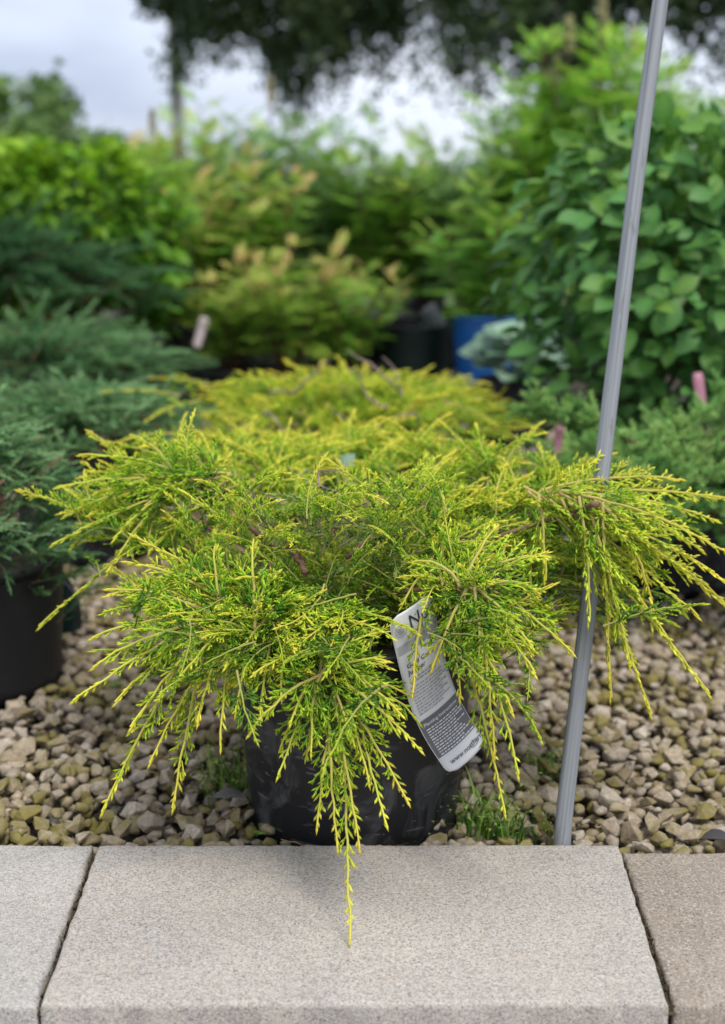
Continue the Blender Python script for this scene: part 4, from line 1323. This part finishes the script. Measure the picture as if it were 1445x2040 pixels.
for i in range(2100):
    ph = rng.uniform(0, 2 * math.pi)
    zz = -.10 + (ZT + .10) * rng.random() ** .9
    rad = (math.sqrt(max(0, 1 - (max(0, (zz - .35) / (ZT - .30))) ** 2)) if zz > .35 else .80 + .20 * max(0, zz) / .35)
    lump = 1 + .10 * math.sin(ph * 5 + zz * 13) + .06 * math.sin(ph * 9 - zz * 21)
    outer = i < 820
    k = (rng.uniform(.93, 1.05) if outer else rng.uniform(.3, .9)) * lump
    p = SB + V((math.cos(ph) * RX * rad * k, math.sin(ph) * RY * rad * k, zz))
    o_ = V((math.cos(ph), math.sin(ph), 0))
    d = (o_ * rng.uniform(.4, 1.0) + V((rng.gauss(0, .6), rng.gauss(0, .5), rng.gauss(-.25, .4) + (.5 if zz > .62 else 0)))).normalized()
    up = (V((0, 0, 1)) + o_ * rng.uniform(.6, 1.7) + V((rng.gauss(0, .3), rng.gauss(0, .3) - .2, 0)))
    young = (zz > .55 and rng.random() < .5) or rng.random() < .05
    me, arr = (LVy if young else LV)[rng.randrange(4 if young else 10)]
    s_ = rng.uniform(.046, .086) * (1.0 if zz > .2 else .85)
    M4 = frame(p, d, up, s_)
    facing = o_.y < .25
    if outer and facing and n_obj < 298:
        place(me, 'leaf', sh, SB, M4); n_obj += 1
    else:
        inn.merge(arr, Matrix.Translation(-SB) @ M4)
tag(link('foliage', inn.mesh('foliage', True), M['broad'], sh), kind='stuff')
pot('plant_pot', (.695, 3.02, -.03), .15, .17, .25, 'black nursery pot in shade under the broad leaved shrub', 'black nursery pots')

# small grey-green ruffled plant
GB = G(1010, 905, GZ); GB = P(1022, 800, 2.45); GB.z = .235
gp = empty('grey_leaved_plant', GB, 'small grey green plant with ruffled round leaves beside the blue pot', 'plant')
for i in range(46):
    rg = random.Random(500 + i)
    an = rg.uniform(0, 6.28)
    arr = with_tone(leaf_arrays(1, .95, .12, .35), rg.uniform(.3, .9), rg.random())
    v = arr[0].copy(); v[:, 2] += .07 * np.sin(v[:, 1] * 14 + v[:, 0] * 9); arr = (v,) + arr[1:]
    d = V((math.cos(an), math.sin(an), rg.uniform(.0, 1.1)))
    g = Geo(); g.merge(arr)
    me = g.mesh('leaf', True); me.materials.append(M['grey_leaf'])
    place(me, 'leaf', gp, GB, frame(GB + V((math.cos(an) * .035, math.sin(an) * .035, rg.uniform(-.03, .08))), d, V((0, -.4, 1)), rg.uniform(.085, .145)))
pot('plant_pot', (GB.x, GB.y, -.03), .09, .105, .225, 'small black pot under the grey leaved plant', 'black nursery pots')

# ---- ferny shrubs (pinnate leaves) behind
def pinnate(rg, n=8, ll=.30, w=.36):
    g = Geo()
    lf = leaf_arrays(1, .26, .1, .1, nl=4)
    tube(g, [V((0, 0, 0)), V((.5, 0, .03)), V((1, 0, -.06))], .008, .004, 3, a=(.5, .6, .5), cap=False)
    for k in range(n):
        f = .18 + .76 * k / (n - 1)
        p = V((f, 0, .03 * math.sin(f * 3)- .06 * f * f))
        for s_ in (-1, 1):
            d = V((.55, s_ * 1.0, rg.gauss(-.1, .12)))
            arr = with_tone(lf, .4 + .1 * f + rg.gauss(0, .08), rg.random())
            g.merge(arr, frame(p, d, V((0, 0, 1)), w * (1 - .5 * abs(f - .4)) * rg.uniform(.85, 1.1)))
    arr = with_tone(lf, .5, .5)
    g.merge(arr, frame(V((1, 0, -.06)), V((1, 0, -.1)), V((0, 0, 1)), .3))
    return g.arrays()
PV = [pinnate(random.Random(800 + i)) for i in range(6)]
def ferny_mesh(seed, h, spread, nst, nleaf, size, tone=0.0, tipcol=.0, droop=.2):
    rg = random.Random(seed)
    st_, fo = Geo(), Geo()
    for s_ in range(nst):
        an = rg.uniform(0, 6.28); k = math.sqrt(rg.random())
        tip = V((math.cos(an) * spread * k, math.sin(an) * spread * k, h * rg.uniform(.7, 1.05) * (1 - .15 * k * k)))
        pts = wiggle(bez(V((math.cos(an) * .03, math.sin(an) * .03, -.01)), V((tip.x * .45, tip.y * .45, tip.z * .65)), tip, 9), .008, rg)
        tube(st_, pts, .005, .002, 5, a=(.3, 1, .4))
        for j in range(nleaf):
            f = .12 + .88 * (j + rg.random()) / nleaf
            ii = min(7, int(f * 8)); p = pts[ii].lerp(pts[ii + 1], f * 8 - ii)
            a2 = j * 2.4 + rg.uniform(-.5, .5)
            d = V((math.cos(a2), math.sin(a2), rg.uniform(-.15, .6) + (.6 if f > .9 else 0)))
            fo.merge(PV[rg.randrange(6)], frame(p, d, V((rg.gauss(0, .2), rg.gauss(0, .2), 1)), size * rg.uniform(.7, 1.15) * (1.1 - .45 * f)),
                     tone + (tipcol * max(0, f - .72) / .28) * rg.uniform(.3, 1.2) + rg.gauss(0, .06))
    return st_.mesh('stems', True), fo.mesh('foliage', False)
def ferny(loc, meshes, mat, label, group, rz=0, s=1.0, plumes=(), name='ferny_shrub'):
    e = empty(name, loc, label, 'shrub', group)
    st_, fo = meshes
    if not len(st_.materials): st_.materials.append(mat)
    a = bpy.data.objects.new('stems', st_); b = bpy.data.objects.new('foliage', fo)
    for o in (a, b):
        COL.objects.link(o); o.parent = e
    if len(fo.materials) == 0: fo.materials.append(mat)
    tag(b, kind='stuff')
    e.rotation_euler.z = rz; e.scale = (s, s, s)
    for (x, y, z, hh) in plumes:
        g = Geo(); rg = random.Random(int(x * 1000 + z * 77))
        for k in range(150):
            f = rg.random() ** .8
            r_ = .035 * (1 - f) + .004
            an = rg.uniform(0, 6.28)
            c = V((math.cos(an) * r_ * rg.random(), math.sin(an) * r_ * rg.random(), f * hh))
            sz = .007
            vs = [tuple(c + V((rg.gauss(0, sz), rg.gauss(0, sz), rg.gauss(0, sz)))) for _ in range(3)]
            g.add(vs, [(0, 1, 2)], None, np.array((rg.random(), 0, rg.random())))
        o = link('flower_plume', g.mesh('flower_plume'), M['plume'], e, (x, y, z))
        # a stalk under the plume
        g = Geo(); tube(g, [V((0, 0, -.12)), V((0, 0, hh * .6))], .003, .002, 4, a=(.3, 1, .4)); link('stalk', g.mesh('stalk'), M['fern'], o)
    return e
FM = [ferny_mesh(10, .86, .32, 20, 22, .18, .02, .30), ferny_mesh(11, .90, .34, 20, 22, .19, 0, .18), ferny_mesh(12, .74, .30, 18, 20, .17, .05, .4)]
FMb = [ferny_mesh(13, .90, .32, 19, 22, .19, -.02, .15), ferny_mesh(14, .86, .34, 19, 22, .18, .0, .15)]
FMr = [ferny_mesh(15, 1.05, .36, 24, 25, .20, -.04, .12), ferny_mesh(16, 1.0, .34, 24, 25, .20, -.02, .12)]
FMf = [ferny_mesh(17, .50, .27, 18, 17, .125, .06, .45)]
FMd = [ferny_mesh(18, .80, .30, 18, 20, .17, -.05, .25)]
def at_px(px, Y, z=.20):
    p = P(px, 600, Y); return (p.x, YN(Y), z)
fdat = [
 (330, 3.75, FM[0], 'fern', 'yellowish ferny shrub right of the lime green shrub with brown seed heads', 1.0, 1.0, [(-.05, 0, .80, .12), (.12, 0, .72, .1)]),
 (440, 4.10, FM[1], 'fern', 'green ferny shrub with the birch trunk rising behind it', 2.1, 1.10, []),
 (545, 3.85, FMb[0], 'fernb', 'ferny shrub in the middle with one tall cream plume', .4, 1.06, [(.0, 0, .88, .14)]),
 (660, 4.05, FMb[1], 'fernb', 'bluish ferny shrub just left of the bright gap of sky', 3.3, 1.02, []),
 (760, 3.90, FM[1], 'fernb', 'ferny shrub below the bright gap of sky', 4.0, .98, []),
 (850, 4.00, FMb[0], 'fernb', 'loose ferny shrub against the white gap between the trees', 5.0, .9, []),
 (968, 3.15, FMd[0], 'fern', 'dark ferny shrub growing out of the blue pot', .9, .80, []),
 (930, 3.85, FMb[1], 'fernb', 'green ferny shrub behind the large dark green pot', .9, .92, []),
 (1085, 3.80, FMr[0], 'fernr', 'tall bright green ferny shrub with pale plumes, left of the two tallest', 1.7, 1.0, [(-.08, 0, 1.02, .14), (.10, 0, .98, .13)]),
 (1170, 3.70, FMr[1], 'fernr', 'tallest bright ferny shrub with yellow young tips near the pole top', .2, 1.24, [(.02, 0, .98, .14), (.14, 0, .9, .12), (-.1, 0, .93, .12)]),
 (1290, 3.95, FMr[0], 'fernr', 'tall green ferny shrub behind the broad leaved shrub', 2.9, .96, []),
 (1410, 3.80, FMr[1], 'fernr', 'pale green ferny shrub at the right edge against white sky', 4.4, .98, []),
 (1500, 3.75, FMr[0], 'fernr', 'ferny shrub cut off by the right edge of the photo', 5.1, 1.0, []),
 (380, 4.9, FM[1], 'fern', 'ferny shrub of the second row, left of the slender trunk', .3, 1.0, []),
 (620, 4.9, FMb[0], 'fernb', 'ferny shrub of the second row, in the middle', 1.3, .95, []),
 (840, 4.9, FM[1], 'fern', 'ferny shrub of the second row, under the white gap', 2.3, .78, []),
 (1050, 4.8, FMr[0], 'fernr', 'ferny shrub of the second row, behind the tall bright one', 3.3, .95, []),
 (1260, 4.8, FMr[1], 'fernr', 'ferny shrub of the second row, behind the pole', 4.3, 1.1, []),
 (570, 3.05, FMf[0], 'fern', 'low ferny shrub with orange pink young leaves in front of the row', .6, 1.0, []),
 (455, 3.10, FMf[0], 'fern', 'low ferny shrub with rusty young leaves, right of the small white tag', 1.2, .8, []),
 (500, 3.45, FM[2], 'fern', 'rusty tipped ferny shrub just behind the low orange pink one', 5.7, .95, []),
 (690, 3.15, FMf[0], 'fern', 'low ferny shrub with pink tips beside the dark gap', 2.4, .85, []),
 (380, 3.45, FM[2], 'fern', 'ferny shrub with reddish stems above the small white tag', 3.7, .72, []),
]
for (px, Y, ms, mk, lab, rz, s_, pl) in fdat:
    loc = at_px(px, Y)
    low = .11 if 'low ferny' in lab else 0
    ferny((loc[0], loc[1], loc[2] - low), ms, M[mk], lab, 'ferny shrubs in the back row', rz, s_, pl)
    if 'growing out' not in lab:
        pot('plant_pot', (loc[0], loc[1], -.03), .13, .15, .245 - low, 'black pot under the ' + ' '.join(lab.split()[:11]), 'black nursery pots')

# lime green leafy shrub at left
def leafy_shrub(loc, h, rx, n, mat, label, seed, size, name='leafy_shrub', W=.6):
    e = empty(name, loc, label, 'shrub')
    rg = random.Random(seed)
    st_, fo = Geo(), Geo()
    lf = [leaf_arrays(1, W, .12, .2, nl=4), leaf_arrays(1, W * .85, .2, .05, nl=4)]
    for s_ in range(16):
        an = rg.uniform(0, 6.28); k = math.sqrt(rg.random())
        tip = V((math.cos(an) * rx * k, math.sin(an) * rx * k, h * (1 - .35 * k * k) * rg.uniform(.8, 1)))
        pts = wiggle(bez(V((0, 0, -.01)), V((tip.x * .5, tip.y * .5, tip.z * .6)), tip, 7), .008, rg)
        tube(st_, pts, .006, .002, 5, a=(.3, 1, .4))
    for i in range(n):
        an = rg.uniform(0, 6.28)
        zz = rg.random() ** .8
        rad = math.sqrt(max(0, 1 - (max(0, zz - .45) / .6) ** 2)) * (.75 + .25 * min(1, zz / .4))
        k = rg.uniform(.35, 1.05) ** .6 * (1 + .12 * math.sin(an * 4 + zz * 11))
        p = V((math.cos(an) * rx * rad * k, math.sin(an) * rx * rad * k, h * zz))
        d = V((math.cos(an) + rg.gauss(0, .6), math.sin(an) + rg.gauss(0, .6), rg.gauss(0, .4) + (.5 if zz > .8 else 0)))
        fo.merge(with_tone(lf[i % 2], .32 + .5 * max(0, zz - .55) * 2 * (k > .7) + rg.gauss(0, .13), rg.random()), frame(p, d, V((rg.gauss(0, .4), rg.gauss(0, .4) - .2, 1)), size * rg.uniform(.6, 1.15)))
    link('stems', st_.mesh('stems', True), mat, e)
    tag(link('foliage', fo.mesh('foliage'), mat, e), kind='stuff')
    return e
l1 = at_px(150, 3.15); leafy_shrub((l1[0], l1[1], .2), .72, .42, 2300, M['lime'], 'bright lime green leafy shrub at left, behind the blue green junipers', 71, .085)
pot('plant_pot', (l1[0], l1[1], -.03), .15, .17, .26, 'black nursery pot under the lime green shrub', 'black nursery pots')
l2 = at_px(-30, 3.3); leafy_shrub((l2[0], l2[1], .2), .74, .42, 2000, M['lime'], 'lime green leafy shrub cut off by the left edge', 72, .085)
pot('plant_pot', (l2[0], l2[1], -.03), .15, .17, .26, 'black nursery pot under the lime shrub cut off by the left edge', 'black nursery pots')

# blue pot and dark pots in the gap
bp_ = at_px(985, 3.15); pot('plant_pot', (bp_[0], bp_[1], -.03), .13, .155, .33, 'bright blue plastic pot in the dark gap behind the golden junipers', mat=M['blue_plastic'], soil=True)
gp_ = at_px(835, 3.0); pot('plant_pot', (gp_[0], gp_[1] + .5, -.03), .15, .17, .27, 'large dark green pot in the gap left of the blue pot', mat=M['green_plastic'])
k_ = at_px(760, 3.4); pot('plant_pot', (k_[0], k_[1], -.03), .15, .17, .30, 'empty black pot in the gap beside the orange tipped shrubs', 'black nursery pots')

# ---- weeds by the front pot
def tuft(name, center, n, h, label, seed, spread=.03, seedy=False):
    rg = random.Random(seed)
    g = Geo()
    e = V(center)
    for i in range(n):
        an = rg.uniform(0, 6.28)
        b = V((rg.gauss(0, spread), rg.gauss(0, spread * .5), 0))
        hh = h * rg.uniform(.4, 1.1)
        lean = V((math.cos(an), math.sin(an), 0)) * hh * rg.uniform(.2, .7)
        pts = bez(b, b + V((0, 0, hh * .7)) + lean * .2, b + lean + V((0, 0, hh * rg.uniform(.5, .95))), 6)
        w0 = rg.uniform(.0009, .0019)
        side = V((-math.sin(an), math.cos(an), 0))
        vs, q = [], []
        for k, p in enumerate(pts):
            ww = w0 * (1 - (k / 5.2) ** 2)
            vs += [tuple(p - side * ww), tuple(p + side * ww)]
            if k: q.append((2 * k - 2, 2 * k - 1, 2 * k + 1, 2 * k))
        g.add(vs, None, q, np.array((rg.uniform(.1, .8), 0, rg.random())))
        if seedy and rg.random() < .5:
            for m_ in range(7):
                c = pts[-1] + V((rg.gauss(0, .008), rg.gauss(0, .008), rg.gauss(0, .012)))
                tri = [tuple(c + V((rg.gauss(0, .002), rg.gauss(0, .002), rg.gauss(0, .002)))) for _ in range(3)]
                g.add(tri, [(0, 1, 2)], None, np.array((.9, 0, .6)))
    return tag(link(name, g.mesh(name), M['grass'], loc=e), label, 'weed')
tuft('grass_tuft', (.150, 1.49, -.03), 70, .085, 'green grass tuft growing against the right foot of the front pot', 1, .020, True)
tuft('grass_tuft', (.192, 1.475, -.03), 34, .075, 'thin grass tuft between the front pot and the steel pole', 2, .014, True)
tuft('grass_tuft', (-.165, 1.60, -.03), 60, .10, 'dark grass tuft growing at the left side of the front pot', 3, .026, True)
tuft('grass_tuft', (.25, 1.66, -.03), 18, .06, 'sparse grass blades in the gravel behind the steel pole', 4, .016, True)
def weed(c, label, seed, s=.012, n=8):
    e = empty('weed', c, label, 'weed')
    rg = random.Random(seed)
    for i in range(n):
        an = i * 2 * math.pi / n + rg.uniform(-.3, .3)
        g = Geo(); g.merge(with_tone(leaf_arrays(1, .5, .1, .2, nl=4), rg.uniform(.4, .9), rg.random()))
        me = g.mesh('leaf', True); me.materials.append(M['grass'])
        place(me, 'leaf', e, c, frame(V(c), V((math.cos(an), math.sin(an), rg.uniform(.2, .8))), (0, 0, 1), s * rg.uniform(.7, 1.2)))
p_ = G(515, 1662, -.012); weed((p_.x, p_.y, -.012), 'tiny green weed in the gravel at the left foot of the front pot', 1, .011)
p_ = G(230, 1368, -.01); weed(tuple(p_), 'small green weed in the gravel below the drooping left shoots', 2, .014, 9)
p_ = G(990, 1425, -.01); weed(tuple(p_), 'small green weed in the gravel right of the care tag', 3, .014, 9)
def dead_leaf(c, label, seed, s, rz, mat=None, curl=.5):
    arr = leaf_arrays(1, .42, .25, curl)
    g = Geo(); g.merge(arr)
    o = link('dead_leaf', g.mesh('dead_leaf', True), mat or M['deadleaf'], loc=c)
    o.scale = (s, s, s); o.rotation_euler = (.15, -.1, rz)
    m_ = o.modifiers.new('thickness', 'SOLIDIFY'); m_.thickness = .03
    return tag(o, label, 'dead leaf')
c = G(418, 1592, -.002); dead_leaf(c, 'grey dead leaf lying on the gravel left of the front pot', 1, .048, .05, curl=.1)
c = G(1400, 1693, -.008); dead_leaf((c.x, YR + .02, -.006), 'dark curled dead leaf at the right edge of the gravel', 2, .05, .1, simple('dark_leaf', (.05, .045, .045), rough=.7), .3)
c = P(672, 948, 1.16); g = Geo(); g.merge(with_tone(leaf_arrays(1, .6, .1, .2), .5, .4))
o = link('stray_leaf', g.mesh('stray_leaf', True), M['grey_leaf'], loc=c); o.scale = (.045,) * 3; o.rotation_euler = (.9, -.9, .4)
tag(o, 'single pale green leaf poking up between the two golden junipers', 'leaf')
# dry twigs in the gravel
for i, (a, b) in enumerate([((1230, 1425), (1300, 1440)), ((430, 1640), (500, 1590)), ((640, 1690), (560, 1672))]):
    p, q_ = G(*a, -.006), G(*b, .004)
    if p.y < YR: p.y = YR + .006
    if q_.y < YR: q_.y = YR + .006
    g = Geo(); tube(g, wiggle([p.lerp(q_, t / 5) - p for t in range(6)], .002, rng), .0012, .0007, 5, a=(0, 0, 0))
    tag(link('twig', g.mesh('twig', True), M['bark'], loc=p), ('thin dry twig on the gravel right of the pole', 'thin dry twig leaning on stones left of the front pot', 'short dry twig at the back edge of the middle slab')[i], 'twig')

# ================================================================== TREES
def tree(loc, trunk_r, h, crown_c, crown_r, n, label, seed, cat='tree', leaf=.11, name='tree', mat=None, hang=.5, trunkmat=None):
    e = empty(name, loc, label, cat)
    rg = random.Random(seed)
    L0 = V(loc)
    tr = Geo()
    pts = wiggle([V((0, 0, -.1)), V((.02, 0, h * .3)), V((-.03, 0, h * .6)), V((.0, 0, h * .95))], .03, rg)
    tube(tr, pts, trunk_r, trunk_r * .35, 10, a=(0, 0, 0))
    cc = V(crown_c)
    for i in range(14):
        t = rg.uniform(.35, .9); b = pts[1].lerp(pts[3], (t - .3) / .65) if t > .3 else pts[1]
        an = rg.uniform(0, 6.28)
        end = cc + V((math.cos(an) * crown_r[0] * .8, math.sin(an) * crown_r[1] * .8, rg.uniform(-.5, .5) * crown_r[2]))
        tube(tr, bez(b, b.lerp(end, .5) + V((0, 0, .3)), end, 6), trunk_r * .3, .012, 5, a=(0, 0, 0))
    link('trunk', tr.mesh('trunk', True), trunkmat or M['trunk'], e)
    # clumps with gaps between them, trailing strands at the underside
    cl = []
    for i in range(max(10, n // 160)):
        v = V((rg.gauss(0, 1), rg.gauss(0, 1), rg.gauss(0, 1))).normalized() * rg.random() ** .4
        cl.append((cc + V((v.x * crown_r[0], v.y * crown_r[1], v.z * crown_r[2])), rg.uniform(.18, .36) * crown_r[0] * .6, rg.random()))
    nn = n
    ci = np.array([rg.randrange(len(cl)) for _ in range(nn)])
    nr = np.random.default_rng(seed)
    C = np.array([tuple(c[0]) for c in cl])[ci]; S = np.array([c[1] for c in cl])[ci]; T = np.array([c[2] for c in cl])[ci]
    off = nr.normal(0, .5, (nn, 3)); off *= S[:, None]
    strand = nr.random(nn) < hang
    off[strand, 2] -= np.abs(nr.normal(0, .55, strand.sum())) * S[strand] * 1.6
    p = C + off
    d = nr.normal(0, 1, (nn, 3)); d[:, 2] -= .8; d /= np.linalg.norm(d, axis=1, keepdims=True)
    sd_ = np.cross(d, nr.normal(0, 1, (nn, 3))); sd_ /= np.linalg.norm(sd_, axis=1, keepdims=True)
    ln = leaf * nr.uniform(.6, 1.3, nn)[:, None]
    vs = np.stack([p, p + d * ln * .5 + sd_ * ln * .28, p + d * ln, p + d * ln * .5 - sd_ * ln * .28], 1).reshape(-1, 3)
    q = (np.arange(nn) * 4)[:, None] + np.arange(4)[None]
    a = np.zeros((nn, 4, 3), np.float32); a[:, :, 0] = np.clip(T * .6 + nr.normal(.2, .15, nn), 0, 1)[:, None]; a[:, :, 2] = nr.random(nn)[:, None]
    g = Geo(); g.add(vs, None, q, a.reshape(-1, 3))
    link('crown', g.mesh('crown'), mat or M['tree'], e)
    return e
def tx(px, Y): return P(px, 100, Y).x
tree((tx(347, 11), 16.50, -.07), .11, 6.5, (.25, 0, 4.25), (1.1, 1.4, 2.0), 12000, 'slender tree with a bare pale trunk and drooping dark foliage at upper left', 1)
tree((tx(1130, 11), 17.25, -.07), .16, 7, (-3.2, 0, 4.2), (1.7, 1.5, 2.25), 26000, 'drooping dark tree at top centre, right of the slender trunk', 2)
tree((tx(1120, 10.5), 15.75, -.07), .2, 7, (-.2, 0, 4.4), (2.0, 1.5, 2.3), 30000, 'dense dark tree above the tallest ferny shrubs', 3)
tree((tx(1530, 10.5), 15.75, -.07), .2, 7, (-.2, 0, 4.75), (2.0, 1.5, 2.3), 30000, 'dense dark tree at upper right behind the pole top', 4)
tree((tx(1120, 12), 19.50, -.07), .2, 8, (-.7, 0, 5.3), (2.8, 1.6, 2.7), 34000, 'dark tree between and behind the two dense trees', 5)
for i, (px, Y, hh, rr_, lab) in enumerate([(-30, 15, 2.7, 1.5, 'hazy green tree on the horizon at the far left edge'), (80, 17, 2.3, 1.5, 'low hazy tree on the horizon right of the far left one'), (190, 18, 1.9, 1.6, 'low hazy bush line on the horizon left of the slender trunk'),
                                (-420, 16, 2.2, 1.8, 'far tree beyond the left edge'), (-900, 17, 2.4, 2.0, 'far tree well beyond the left edge'), (1700, 17, 2.2, 1.8, 'far tree beyond the right edge'), (270, 19, 1.5, 1.1, 'hazy bush just left of the slender trunk'), (400, 20, 1.3, 1.3, 'far bush behind the slender trunk'), (560, 20, 1.2, 1.4, 'far bush behind the middle ferny shrubs'), (720, 20, 1.1, 1.4, 'far bush under the bright gap of sky'), (900, 19, 1.2, 1.4, 'far bush behind the loose ferny shrub'), (1100, 19, 1.4, 1.4, 'far bush behind the tallest ferny shrubs'), (1320, 19, 1.4, 1.4, 'far bush behind the right ferny shrubs')]):
    x = tx(px, Y)
    tree((x, Y * 1.5, -.07), .08, hh * .8, (0, 0, hh * .5), (rr_ * 1.3, rr_, hh * .5), 6000, lab, 40 + i, leaf=.22, name='far_tree', mat=M['far'], hang=.1)
